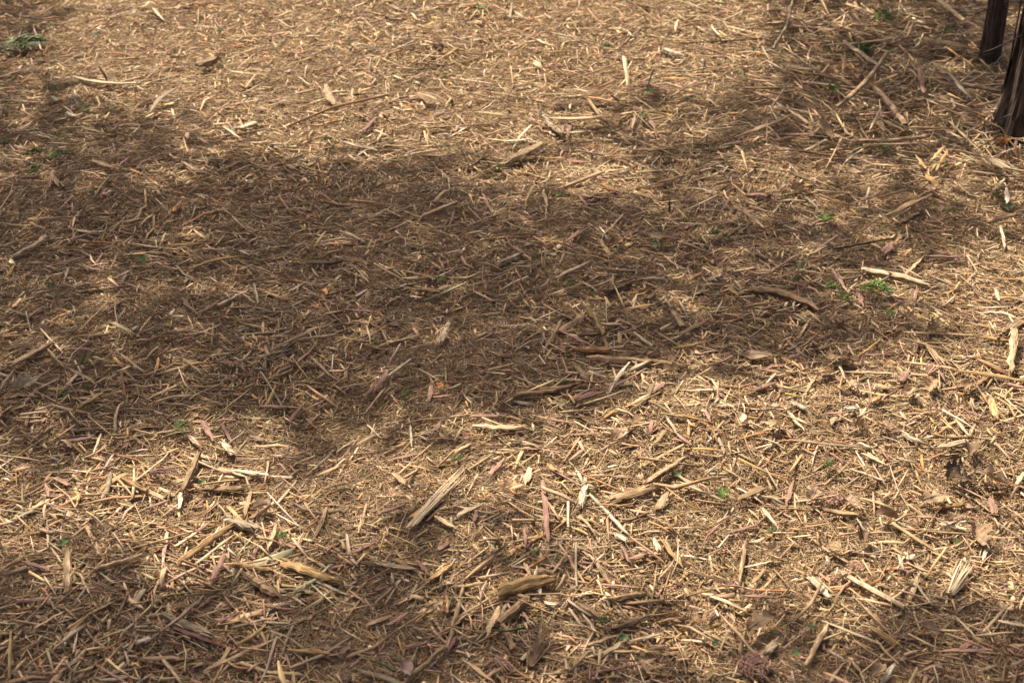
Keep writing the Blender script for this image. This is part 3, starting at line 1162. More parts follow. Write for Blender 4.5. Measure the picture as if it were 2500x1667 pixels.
def piece_mesh(kind, col, P1, Pm, P2, width, seed):
    """returns verts, faces, colours, grain in world space"""
    r = random.Random(seed)
    base = np.array(PAL[col]) * 0.80 * math.exp(r.gauss(0, 0.10))
    L = np.linalg.norm(P2 - P1)
    V = []; Fc = []; Cc = []; G = []

    def put(path, hw, ht, ring, ragged, flat, colr, arc=0.0):
        v, f, g = sweep(path, hw, ht, ring, ragged, r.randrange(1 << 30), flat=flat, arc=arc)
        o = len(V)
        V.extend(v); G.extend(g)
        Fc.extend([tuple(i + o for i in ff) for ff in f])
        streak = [math.exp(r.gauss(0, 0.20)) for _ in range(ring)]
        for i in range(len(path)):
            for k in range(ring):
                Cc.append(np.clip(colr * streak[k], 0, 0.8))

    def ends(path, width, prof):
        # torn fibres that stick out past both ends and along the edges
        d = (P2 - P1) / L; side = np.cross(d, (0, 0, 1)); side /= np.linalg.norm(side) + 1e-9
        for e, sg in ((0, -1), (len(path) - 1, 1)):
            for _ in range(5):
                o = r.uniform(-0.45, 0.45) * width * prof[e]
                up = np.array([0, 0, r.uniform(-0.12, 0.22) * width])
                ln = r.uniform(0.4, 1.3) * min(width, 0.22 * L)
                s0 = path[e] + side * o + up - d * sg * ln * 0.6
                s1 = path[e] + side * (o + r.gauss(0, 0.12) * width) + up * 1.3 + d * sg * ln
                fw = width * r.uniform(0.05, 0.12)
                put(np.array([s0, 0.5 * (s0 + s1), s1]), np.array([1, 0.9, 0.25]) * fw, np.array([1, 0.8, 0.3]) * fw * 0.6,
                    3, 0, False, base * r.uniform(0.75, 1.3))
        for _ in range(4):
            i0 = r.randrange(0, len(path) - 3)
            sp = path[i0:i0 + 3].copy()
            sg = r.choice((-1, 1)) * width * 0.5 * prof[i0]
            for q in range(3):
                sp[q] += side * sg * (0.85 + 0.12 * q) + np.array([0, 0, 0.10 * width])
            fw = width * r.uniform(0.04, 0.09)
            put(sp, np.array([1, 1, 0.25]) * fw, np.array([1, 0.8, 0.3]) * fw * 0.6, 3, 0, False, base * r.uniform(0.7, 1.25))

    if kind == 'f':
        n = 9
        for j in range(n):
            a = j / (n - 1) - 0.5
            d = (P2 - P1); side = np.cross(d / L, (0, 0, 1)); side /= np.linalg.norm(side)
            s0 = P1 + side * a * width * 0.55 + d * r.uniform(0, 0.12)
            s1 = P1 + d * r.uniform(0.65, 1.05) + side * (a * width * 1.5 + r.gauss(0, 0.10 * width))
            s1[2] += r.uniform(-0.1, 0.35) * width
            sm = 0.5 * (s0 + s1) + side * r.gauss(0, 0.08 * width) + (Pm - 0.5 * (P1 + P2))
            sm[2] += r.uniform(0, 0.25) * width
            path = smooth_path([s0, sm, s1], 6)
            w = width / n * r.uniform(0.5, 1.1)
            prof = np.array([0.8, 1, 1, 0.85, 0.6, 0.2])
            put(path, w * prof, w * 0.45 * prof, 4, w, True, base * math.exp(r.gauss(0, 0.18)))
    else:
        n = 9
        path = smooth_path([P1, Pm, P2], n)
        wob = min(0.10 * width, 0.012 * L)
        for i in range(1, n - 1):
            path[i] += np.array([r.gauss(0, wob), r.gauss(0, wob), r.gauss(0, wob * 0.4)])
        t = np.linspace(0, 1, n)
        if kind == 's':
            a, b = r.uniform(0.15, 0.9), r.uniform(0.15, 0.9)
            prof = (1 - a * np.clip(1 - t / 0.45, 0, 1) ** 1.5) * (1 - b * np.clip((t - 0.55) / 0.45, 0, 1) ** 1.5)
            prof *= np.array([r.uniform(0.85, 1.15) for _ in range(n)])
            put(path, 0.5 * width * prof, max(0.0012, 0.5 * width * r.uniform(0.25, 0.45)) * prof ** 0.5, 6,
                min(0.10 * L, 0.8 * width), True, base)
            # a loose fibre or two along the edge
            for _ in range(r.choice((0, 1, 1, 2))):
                i0 = r.randrange(0, 5)
                sp = path[i0:i0 + 4].copy()
                d = P2 - P1; side = np.cross(d / L, (0, 0, 1)); side /= np.linalg.norm(side) + 1e-9
                sg = r.choice((-1, 1)) * width
                for q in range(len(sp)):
                    sp[q] += side * sg * (0.42 + 0.12 * q) + np.array([0, 0, 0.05 * q * width])
                fw = width * 0.11
                put(sp, np.array([1, 1, 0.8, 0.2]) * fw, np.array([1, 1, 0.8, 0.3]) * fw * 0.6, 3, 0, False,
                    base * r.uniform(0.8, 1.25))
        elif kind == 'k':
            a, b = r.uniform(0.05, 0.35), r.uniform(0.05, 0.5)
            prof = (1 - a * np.clip(1 - t / 0.3, 0, 1)) * (1 - b * np.clip((t - 0.5) / 0.5, 0, 1))
            prof *= np.array([r.uniform(0.92, 1.10) for _ in range(n)])
            put(path, 0.5 * width * prof, 0.42 * width * prof, 12, min(0.9 * width, 0.12 * L), False, base)
            ends(path, width * 0.8, prof)
        else:
            a, b = r.uniform(0.0, 0.5), r.uniform(0.0, 0.6)
            prof = (1 - a * np.clip(1 - t / 0.25, 0, 1)) * (1 - b * np.clip((t - 0.75) / 0.25, 0, 1))
            prof *= np.array([r.uniform(0.85, 1.12) for _ in range(n)])
            put(path, 0.5 * width * prof, max(0.0018, 0.17 * width) * np.ones(n), 8,
                min(0.16 * L, 0.7 * width), True, base, arc=r.uniform(0.1, 0.5))
            ends(path, width, prof)
    return V, Fc, np.array(Cc), G


def claim(label):
    if label in USED:
        return False
    USED.add(label)
    return True


def build_pieces():
    seed = 100
    for crop, text in PIECES.items():
        for line in text.strip().splitlines():
            seed += 1
            ref = label = None
            if '|' in line:
                line, label = line.split('|')
                if '#' in label:
                    label, ref = label.split('#'); ref = ref.strip()
                label = label.strip()
            tk = line.split()
            kind, col = tk[0], tk[1]
            nums = [float(v) for v in tk[2:] if v[0] != '^']
            lift = [float(v) * 0.01 for t in tk if t[0] == '^' for v in t[1:].split('/')] or [0, 0]
            x1, y1, x2, y2, w = nums[:5]
            sag = nums[5] if len(nums) > 5 else 0.0
            a = to_px(crop, x1, y1); b = to_px(crop, x2, y2)
            ln = math.hypot(b[0] - a[0], b[1] - a[1])
            nx, ny = -(b[1] - a[1]) / ln, (b[0] - a[0]) / ln
            m = ((a[0] + b[0]) / 2 + nx * sag * K, (a[1] + b[1]) / 2 + ny * sag * K)
            mid = ground_at(*m)
            dist = math.sqrt(mid[0] ** 2 + mid[1] ** 2 + CAM_H ** 2)
            width = 0.92 * w * K / F * dist
            if abs(b[0] - a[0]) > 2 * abs(b[1] - a[1]):      # lying across the view: its width is foreshortened
                width *= 1.25
            rest = 0.014 + 0.0027 * dist + 0.22 * width + (0.024 if crop == 'C' else 0)
            P1 = ground_at(*a, lift=rest + lift[0]); P2 = ground_at(*b, lift=rest + lift[1])
            Pm = ground_at(*m, lift=rest + 0.5 * (lift[0] + lift[1]))
            V, Fc, Cc, G = piece_mesh(kind, col, P1, Pm, P2, width, seed)
            V = np.array(V)
            org = np.array([mid[0], mid[1], V[:, 2].min()])
            o = mesh_obj(NAME[kind], V - org, Fc, M_STICK if kind in 'kb' else M_WOOD, Cc, G, loc=org)
            tag(o, None, CAT[kind], GROUP[kind])
            ang = math.degrees(math.atan2(-(b[1] - a[1]), b[0] - a[0])) % 180
            ori = 'lying level' if ang < 18 or ang > 162 else 'pointing away' if 65 < ang < 115 else \
                'slanting right' if ang < 90 else 'slanting left'
            size = 'short' if ln < 45 else 'long' if ln > 95 else ''
            if w < 17 and kind in 'sk':
                size = (size + ' thin').strip()
            elif w > 30 and kind in 's':
                size = (size + ' wide').strip()
            desc = (size + ' ' + CWORD[col]).strip()
            if label:
                o['label'] = label; USED.add(label)
            else:
                UNNAMED.append((o, desc, ori, NOUN[kind], m[0], m[1]))
            if ref:
                LANDMARKS.append((m[0], m[1], ref))


def label_rest():
    """each remaining piece is described by its look and its place next to a well visible one"""
    for o, desc, ori, noun, x, y in UNNAMED:
        near = sorted(LANDMARKS, key=lambda l: (l[0] - x) ** 2 + (1.5 * (l[1] - y)) ** 2)
        done = False
        for (lx, ly, ref) in near[:7]:
            dx, dy = x - lx, y - ly
            d = math.hypot(dx, dy)
            if abs(dx) > 1.2 * abs(dy):
                rel = 'right of' if dx > 0 else 'left of'
            else:
                rel = 'in front of' if dy > 0 else 'behind'
            pre = 'just ' if d < 55 else ''
            for lab in ('%s %s %s%s %s' % (desc, noun, pre, rel, ref), '%s %s %s, %s%s %s' % (desc, noun, ori, pre, rel, ref)):
                if len(lab.split()) <= 16 and claim(lab):
                    o['label'] = lab
                    done = True
                    break
            if done:
                break
        if not done:
            (ax, ay, a), (bx, by, b) = near[0], near[1]
            for lab in ('%s %s %s between %s and %s' % (desc, noun, ori, a, b), '%s %s among splinters near %s' % (desc, noun, a)):
                if claim(lab):
                    break
            o['label'] = lab


build_pieces()

# ------------------------------------------------------------------ dead leaves
def leaf_mesh(L, W, kind, curl, twist, r):
    n, mcr = (26, 7) if kind == 'oak' else (12, 7)
    V = []; Fc = []
    fold = r.uniform(-0.15, 0.3)
    lob = r.choice((3, 4))
    ph = [r.uniform(-0.15, 0.15) for _ in range(2)]
    for i in range(n):
        t = i / (n - 1)
        env = math.sin(math.pi * min(1, t * 0.93 + 0.05)) ** 0.6
        for j in range(mcr):
            v = (j / (mcr - 1) - 0.5) * 2
            if kind == 'oak':
                lobes = 0.34 + 0.66 * abs(math.sin(math.pi * lob * (t * 0.95 + ph[0 if v < 0 else 1]))) ** 0.8
                w = W * 0.5 * env * lobes * (0.55 + 0.6 * t if t < 0.75 else 1.0)
            else:
                w = W * 0.5 * env
            x = (t - 0.5) * L
            y = v * w
            z = curl * (y * y) / (W * 0.5) * 2 + fold * abs(y) + 0.07 * L * math.sin(5 * t + 2 * v + twist) \
                + curl * 0.5 * (t - 0.5) ** 2 * L
            V.append([x, y, z])
    for i in range(n - 1):
        for j in range(mcr - 1):
            Fc.append((i * mcr + j, i * mcr + j + 1, (i + 1) * mcr + j + 1, (i + 1) * mcr + j))
    return V, Fc


LEAVES = '''
D 170 1080 170 oak 0.26,0.215,0.15 20 0.4 | pale grey lobed oak leaf near the left edge, in the shade
F 1720 1090 140 oak 0.30,0.205,0.125 70 0.5 | large tan lobed oak leaf standing out in the right hand sun # the large tan oak leaf
F 1560 1140 110 oval 0.34,0.245,0.16 60 0.9 | crumpled tan leaf left of the large tan oak leaf
F 1210 1360 110 oak 0.17,0.11,0.07 10 1.2 | dark curled leaf with a hollow beneath, lower right # the dark curled leaf
F 1400 1370 110 oak 0.27,0.19,0.13 150 0.5 | tan lobed leaf just right of the dark curled leaf
F 1110 905 190 oak 0.16,0.105,0.065 170 0.3 | flat brown leaf at the shade edge, right half # the flat brown leaf
F 650 1365 130 oval 0.38,0.29,0.19 30 0.6 | broad light tan leaf in the sun, right of centre
F 425 1310 80 oval 0.52,0.41,0.29 100 0.3 | cream oval leaf lying flat in the sun, right of centre # the cream oval leaf
F 980 1000 130 oak 0.30,0.21,0.13 20 0.4 | tan lobed leaf below the flat brown leaf
F 1570 640 110 oak 0.20,0.14,0.09 120 1.0 | brown curled leaf right of the green sprig, right half
F 1745 695 130 oak 0.21,0.145,0.09 30 1.0 | brown curled leaf in bright splinters, right half
F 1960 1100 130 oval 0.25,0.17,0.11 40 0.7 | brown folded leaf right of the large tan oak leaf
F 1990 1545 170 oak 0.15,0.105,0.07 80 1.3 | big dark curled leaf near the right edge, lower half # the big dark curled leaf
F 1065 700 120 oak 0.13,0.085,0.055 15 1.1 | dark crumpled leaf at the edge of the right shade
F 540 885 150 oval 0.30,0.215,0.14 155 0.2 | long flat tan leaf in the shade, right of centre
F 1180 1090 90 oak 0.30,0.22,0.15 100 0.6 | small tan leaf in the sun, right half
H 1180 225 140 oak 0.42,0.30,0.17 10 0.4 | yellowish tan lobed leaf in the sun below the centre # the yellowish lobed leaf
H 650 1025 130 oak 0.40,0.29,0.17 20 0.4 | tan lobed leaf flat on dark mulch, bottom centre
H 450 1470 130 oval 0.20,0.145,0.13 100 0.5 | greyish purple leaf with ragged edge at the bottom # the greyish purple leaf
E 685 1095 80 oval 0.34,0.17,0.065 95 0.4 | small orange brown leaf beside the upright pink block
E 2240 990 150 oak 0.22,0.155,0.095 30 0.5 | brown lobed leaf at the shade edge, right of centre
E 1890 110 110 oval 0.15,0.09,0.05 60 0.6 | dark brown leaf in the shade above the centre right
E 2230 85 130 oval 0.22,0.15,0.10 160 0.5 | brown oval leaf in the shade above the long brown branch
E 1900 1430 150 oak 0.27,0.185,0.115 60 0.4 | tan lobed leaf in the sun below the white wavy splinter # the lobed leaf in sun
E 2010 1340 130 oak 0.30,0.205,0.13 20 0.5 | tan lobed leaf just behind the lobed leaf in sun
I 1410 430 130 oval 0.15,0.10,0.065 170 0.9 | dark oval curled leaf in the lower right sun # the dark oval leaf
I 1250 580 140 oak 0.13,0.09,0.06 60 1.4 | dark curled leaf with an orange edge, lower right
I 2050 560 190 oak 0.24,0.17,0.11 80 0.8 | big brown leaf standing beside a pale chip, right edge # the big brown leaf
I 560 1155 230 oak 0.13,0.092,0.06 25 0.5 | large dark leaf lying in the lower right shade # the large dark leaf
I 1920 175 180 oak 0.12,0.085,0.055 160 1.0 | dark folded leaf in the leaf pile at the right edge # the leaf pile at the right edge
I 1885 105 150 oak 0.08,0.06,0.045 10 1.2 | nearly black curled leaf, topmost of the pile at the right edge
I 1740 300 180 oak 0.27,0.19,0.12 5 0.3 | flat tan leaf left of the leaf pile at the right edge
I 910 285 140 oak 0.26,0.185,0.13 40 0.4 | tan lobed leaf left of a pink fibre tuft, lower right
I 2130 165 180 oak 0.17,0.12,0.08 150 0.9 | brown crumpled leaf, rightmost of the pile at the right edge
I 1700 1190 130 oval 0.14,0.10,0.07 170 0.4 | dark oval leaf flat in the lower right shade
I 620 655 120 oak 0.32,0.235,0.15 20 0.7 | light tan curled leaf in the lower right sun
I 1060 640 120 oak 0.25,0.175,0.10 100 0.4 | tan leaf lying flat left of the dark curled leaf with orange edge
I 1855 440 110 oak 0.19,0.13,0.085 30 0.6 | brown leaf in front of the leaf pile at the right edge
I 1360 1480 120 oval 0.21,0.15,0.10 40 0.5 | brown leaf left of the bottom white slab
I 1180 330 130 oak 0.29,0.21,0.15 150 0.3 | pale brown leaf right of the pink fibre tuft, lower right
C 2205 975 90 oak 0.36,0.18,0.06 10 0.7 | orange brown leaf at the foot of the front trunk
C 690 1290 100 oval 0.22,0.155,0.10 60 0.8 | brown curled leaf above the red bark shell
C 800 1300 100 oval 0.24,0.17,0.11 20 0.9 | brown arched leaf right of the red bark shell
C 1195 1175 100 oval 0.24,0.17,0.11 15 0.4 | brown oval leaf above the light dapple, right side
B 650 275 90 oak 0.30,0.22,0.15 20 0.4 | greyish tan lobed leaf in the sunny upper middle
B 90 690 150 oak 0.30,0.205,0.12 25 0.8 | tan folded leaf with a raised tip, sunny upper middle
G 1790 350 120 oval 0.18,0.13,0.09 30 0.5 | small curled brown leaf behind the angular flake
G 550 655 80 oak 0.28,0.18,0.09 0 0.8 | small ragged tan leaf right of the narrowed stick
D 1700 820 60 oval 0.42,0.27,0.13 80 0.6 | tiny golden leaf in the left shade
'''
GREENS = '''
G 440 610 60 | small fresh green leaf scrap on the sunny lower left mulch
G 1380 200 40 | tiny green leaf scrap by the pale tipped stick
H 1940 1255 60 | green leaf scrap in the lower middle sun
H 2310 150 40 | green leaf scrap below the smooth round branch
I 240 1310 40 | green leaf scrap in the shade at the lower right
I 790 1365 50 | pale green leaf scrap right of the large dark leaf
I 890 1185 45 | green leaf scrap between the large dark leaf and the straw bundle
C 2250 1420 60 | green leaf scrap near the right edge below the short white chip
B 960 50 70 | green leaf scrap close to the top edge
B 2115 630 45 | green leaf scrap on bright splinters, upper right of the middle
D 970 245 50 | faint green leaf scrap in the left shade
E 2140 140 50 | faint green leaf scrap in the shade right of centre
F 255 465 40 | green leaf scrap in the shade left of the dark root shaped piece
'''


def build_leaves():
    for i, line in enumerate(LEAVES.strip().splitlines()):
        body, label = line.split('|')
        ref = None
        if '#' in label:
            label, ref = label.split('#')
        c, x, y, size, kind, col, rot, curl = body.split()
        r = random.Random(900 + i)
        px, py = to_px(c, float(x), float(y))
        p = ground_at(px, py, 0.034 + 0.003 * (py < 900))
        dist = math.sqrt(p[0] ** 2 + p[1] ** 2 + CAM_H ** 2)
        L = float(size) * K / F * dist * 1.15
        W = L * (0.72 if kind == 'oak' else 0.58)
        root = empty('oak_leaf' if kind == 'oak' else 'dead_leaf', p)
        root.rotation_euler = (r.uniform(-0.2, 0.2), r.uniform(-0.2, 0.2), math.radians(float(rot)) + r.uniform(-0.3, 0.3))
        tag(root, label.strip(), 'dead leaf', 'dead leaves on the mulch')
        USED.add(label.strip())
        if ref:
            LANDMARKS.append((px, py, ref.strip()))
        V, Fc = leaf_mesh(L, W, kind, float(curl) * 0.6, r.uniform(0, 6), r)
        cc = np.array([float(v) for v in col.split(',')])
        mesh_obj('blade', V, Fc, M_LEAF_DRY, np.tile(cc * np.array((1.08, 1.0, 0.88)), (len(V), 1)), parent=root, smooth=True)
        n0 = len(V) // 7
        mid = [np.array(V[k * 7 + 3]) + np.array([0, 0, 0.0006]) for k in range(0, n0, 3)]
        stalk = [mid[0] - np.array([L * 0.2, 0, -0.002])] + mid
        sw = 0.0009 * np.linspace(1.3, 0.4, len(stalk))
        v, f, g = sweep(stalk, sw, sw, 4, seed=i, flat=False)
        mesh_obj('midrib', v, f, M_WOOD, np.tile(cc * 1.15, (len(v), 1)), g, parent=root)
    for i, line in enumerate(GREENS.strip().splitlines()):
        body, label = line.split('|')
        c, x, y, size = body.split()
        r = random.Random(1500 + i)
        px, py = to_px(c, float(x), float(y))
        p = ground_at(px, py, 0.030)
        dist = math.sqrt(p[0] ** 2 + p[1] ** 2 + CAM_H ** 2)
        L = float(size) * K / F * dist * 1.2
        V, Fc = leaf_mesh(L, L * 0.75, 'oval', r.uniform(0.2, 0.9), r.uniform(0, 6), r)
        V = np.array(V)
        V[:, 1] *= 1 + 0.25 * np.sin(V[:, 0] / L * 17)
        o = mesh_obj('green_leaf_scrap', V, Fc, M_LEAF_GREEN, np.tile(np.array((0.14, 0.22, 0.09)) * r.uniform(0.8, 1.2), (len(V), 1)),
                     loc=p, smooth=True)
        o.rotation_euler = (r.uniform(-0.2, 0.2), r.uniform(-0.2, 0.2), r.uniform(0, 6))
        tag(o, label.strip(), 'leaf', 'green leaf scraps on the mulch')


build_leaves()

# ------------------------------------------------------------------ pink tufts, green stems
def build_tufts():
    for (c, x, y, sx, sy, label, ref, seed, n) in (
            ('I', 515, 1455, 200, 175, 'large ragged pink tuft of shredded cedar at the bottom right', 'the large pink tuft', 1, 150),
            ('I', 1045, 305, 120, 115, 'pink cone shaped tuft of shredded cedar in the lower right sun', 'the pink cone shaped tuft', 2, 90),
            ('I', 1200, 775, 100, 80, 'small pink fibre tuft above the large tapered stick', 'the small pink tuft', 3, 50),
            ('E', 130, 590, 180, 60, 'dark red shredded tuft in the shade left of the centre', 'the dark red tuft', 4, 40)):
        r = random.Random(seed)
        px, py = to_px(c, x, y)
        p = ground_at(px, py, 0.020)
        dist = math.sqrt(p[0] ** 2 + p[1] ** 2 + CAM_H ** 2)
        a, b = sx * K / F * dist / 2, sy * K / F * dist / 2 / 0.75
        V = []; Fc = []; Cc = []; G = []
        for k in range(n):
            th = r.uniform(0, 2 * math.pi); rad = math.sqrt(r.random())
            q = np.array([a * rad * math.cos(th), b * rad * math.sin(th), 0.0])
            q[2] = 0.36 * min(a, b) * (1 - rad ** 2) * r.uniform(0.6, 1.1) + 0.002
            d = np.array([r.gauss(0.25, 0.5), r.gauss(0.9, 0.5), -0.35 * rad])
            d /= np.linalg.norm(d)
            ln = r.uniform(0.7, 1.5) * min(a, b)
            s0 = q - d * ln * 0.5; s1 = q + d * ln * 0.5
            s0[2] = max(0.001, s0[2]); s1[2] = max(0.001, s1[2])
            path = smooth_path([s0, q + np.array([0, 0, 0.1 * ln]), s1], 4)
            w = min(a, b) * r.uniform(0.018, 0.055)
            v, f, g = sweep(path, np.array([0.6, 1, 0.9, 0.3]) * w, np.array([0.5, 0.6, 0.5, 0.2]) * w, 4, w, r.randrange(9 ** 8))
            o = len(V); V += v; G += g
            Fc += [tuple(i + o for i in ff) for ff in f]
            cc = np.array(PAL['r']) * math.exp(r.gauss(0, 0.30)) * (0.75 if seed == 4 else 1.05)
            Cc += [cc] * len(v)
        o = mesh_obj('cedar_fibre_tuft', V, Fc, M_WOOD, np.array(Cc), G, loc=p)
        tag(o, label, 'wood fibre', 'pink cedar tufts on the mulch')
        LANDMARKS.append((px, py, ref))
    for c, pts, label in (
            ('H', ((1030, 1205), (1150, 1210), (1260, 1188)), 'thin curved green stem lying in front of the stubby forked piece'),
            ('H', ((200, 1410), (290, 1440), (380, 1490)), 'thin green stem beside the greyish purple leaf at the bottom')):
        w = [ground_at(*to_px(c, *q), lift=0.036) for q in pts]
        path = smooth_path(w, 10)
        org = path[0].copy()
        prof = 0.0019 * np.linspace(0.8, 1.1, 10)
        v, f, g = sweep(path - org, prof, prof, 7, seed=3, flat=False)
        o = mesh_obj('fallen_plant_shoot', v, f, M_LEAF_GREEN, np.tile((0.07, 0.13, 0.05), (len(v), 1)), loc=org, smooth=True)
        tag(o, label, 'stem', 'green stems on the mulch')


build_tufts()

# ------------------------------------------------------------------ green cedar sprigs
def sprig_parts(L, seed, spread=0.62):
    """stem path plus branchlets of scale leaves, in local space along +x"""
    r = random.Random(seed)
    stem = smooth_path([(0, 0, 0), (L * 0.5, r.gauss(0, 0.06) * L, 0.10 * L), (L, r.gauss(0, 0.1) * L, 0.02 * L)], 9)
    SV, SF, SG = sweep(stem, np.linspace(0.0013, 0.0006, 9), np.linspace(0.0013, 0.0006, 9), 5, seed=seed, flat=False)
    V = []; Fc = []; Cc = []

    def twig(p, d, ln, w):
        q = p + d * ln
        q = q + np.array([0, 0, r.uniform(-0.15, 0.25) * ln])
        m = 0.5 * (p + q) + np.array([r.gauss(0, 0.05), r.gauss(0, 0.05), r.uniform(0, 0.12)]) * ln
        v, f, g = sweep([p, m, q], np.array([0.8, 1.0, 0.35]) * w, np.array([0.8, 1.0, 0.35]) * w * 0.8, 4, seed=r.randrange(9 ** 8), flat=False)
        o = len(V); V.extend(v); Fc.extend([tuple(i + o for i in ff) for ff in f])
        cc = np.array((0.110, 0.128, 0.034)) * math.exp(r.gauss(0, 0.3))
        Cc.extend([cc] * len(v))
        return q

    nb = 15
    for k in range(nb):
        t = 0.08 + 0.9 * k / (nb - 1)
        i = min(int(t * 8), 7)
        p = stem[i] + (stem[i + 1] - stem[i]) * (t * 8 - i)
        s = 1 if k % 2 else -1
        ang = s * r.uniform(0.5, 0.95)
        d = np.array([math.cos(ang), math.sin(ang), r.uniform(-0.1, 0.3)])
        ln = spread * L * (1.05 - 0.75 * t) * r.uniform(0.7, 1.15)
        w = 0.0017 + 0.004 * L
        q = twig(p, d, ln, w)
        for j in range(5):
            u = 0.2 + 0.16 * j
            a2 = ang + (1 if j % 2 else -1) * r.uniform(0.5, 0.8)
            d2 = np.array([math.cos(a2), math.sin(a2), r.uniform(-0.1, 0.35)])
            q2 = twig(p + (q - p) * u, d2, ln * 0.45 * r.uniform(0.6, 1.1), w * 0.9)
    twig(stem[-1], np.array([1.0, 0, 0]), L * 0.15, 0.0015)
    return (SV, SF, SG), (V, Fc, Cc)


SPRIGS = '''
F 1290 440 170 -25 1.5 | bright green cedar sprig, largest and brightest, right of the centre # the bright green sprig
F 1020 430 110 20 0.9 | dull green cedar sprig just left of the bright green sprig
F 1110 500 100 60 0.9 | dull green cedar sprig in front of the bright green sprig
F 820 285 70 80 0.8 | small dark cedar sprig in the shade behind the root shaped piece
F 775 375 80 10 0.7 | dark cedar sprig touching the dark root shaped piece
F 1430 615 60 70 1.5 | light green tuft in the sun below the bright green sprig
F 215 60 80 20 0.9 | green sprig in the right hand shade above the grey bark chip
F 320 90 60 100 0.9 | tiny green sprig right of its larger twin, right hand shade
C 1000 1500 110 60 1.3 | fresh green tuft standing on bare fines, right side # the fresh green tuft
C 1830 1460 70 30 1.2 | small fresh green tuft right of the dark bark lump
C 1050 630 110 100 1.0 | green sprig left of the long smooth stick, upper right
C 1370 140 120 40 0.9 | green sprig in the upper right thicket of sticks
C 1200 350 150 10 0.8 | dark green sprig behind the long smooth stick
C 1285 340 110 80 0.8 | dark green sprig right of its neighbour behind the long smooth stick
C 1830 225 80 70 0.8 | dark green sprig below the thick pale stick at the top
C 430 520 60 80 1.0 | small green sprig left in the dappled upper right
C 495 345 45 30 1.2 | tiny green sprig below the thin dark twig
C 1395 1030 70 60 1.0 | green sprig below the long ridged slab
C 1900 930 70 30 0.9 | green sprig right of the long ridged slab
C 715 905 50 20 1.0 | tiny green sprig left of the dark broken stub
C 2160 1340 55 70 1.1 | green sprig left of the short white chip
C 1620 195 70 30 0.8 | dark green sprig near the wide ragged slab
A 90 300 230 10 0.9 | wide green cedar clump cut by the left edge, top left # the green clump at the top left
A 340 605 70 60 0.8 | green sprig below the long sagging pale strip
A 570 740 60 80 1.1 | bright little green sprig left of the curved grey strip
A 385 930 55 80 0.7 | tiny dark sprig in the left shade
A 200 1065 130 10 0.7 | dark green sprig in the left shade, second from the left edge
A 370 1070 120 30 0.7 | dark green sprig right of its neighbour in the left shade
A 210 1165 90 20 0.7 | dark green sprig, lowest of the left shade group
A 25 980 50 40 0.9 | pale green sprig cut by the left edge
A 1490 215 45 20 1.1 | tiny green sprig in the sunny top left
A 2220 960 55 10 0.9 | tiny green sprig in the sunny upper middle left
A 180 200 50 60 0.8 | small green sprig right of the top left clump
A 650 250 45 80 0.8 | tiny green sprig in the sun near the top left
B 1800 325 60 10 1.1 | green sprig in the sunny upper middle
B 700 535 45 20 1.0 | tiny green sprig left of the fan of tan fibres
B 720 1010 45 70 1.1 | tiny green sprig left of the upright dark splinter
B 1080 1145 60 10 0.9 | green sprig below the broad ribbed slab
B 2070 810 70 60 0.7 | dark green sprig right of the long tan strip
B 1500 1350 100 30 0.7 | dark green sprig at the shade edge, above the centre
B 60 295 40 60 0.9 | tiny green sprig at the sunny top
D 340 420 60 80 0.6 | dark sprig in the shade below the forked pale stick
D 545 955 80 20 0.6 | dark sprig right of the thick tan slab
D 420 1160 80 10 0.6 | dark sprig in the left shade below the thick tan slab
D 1220 1390 100 50 0.6 | dark sprig left of the bright pink splinter
E 680 390 80 60 0.6 | dark sprig in the shade left of the grey bark chip
E 1550 400 80 10 0.6 | dark sprig below the straight pale splinter
E 440 1160 70 30 0.6 | dark sprig in the shade below the centre
G 1910 570 70 70 1.0 | green sprig right of the golden stick
H 780 45 80 20 1.0 | green sprig in the sun right of the lower left, under the wavy pale strip
H 1780 1145 80 10 0.9 | green sprig in the lower middle sun
H 1320 690 45 80 0.8 | tiny green sprig above the hollow golden branch end
I 290 285 80 60 1.6 | bright green tuft in the lower right sun
I 1000 85 80 10 0.8 | dark green sprig at the right, above the pink cone shaped tuft
I 610 540 70 40 0.8 | dark green sprig below the white flat splinter
I 1890 605 45 60 1.2 | tiny green sprig left of the big brown leaf
'''


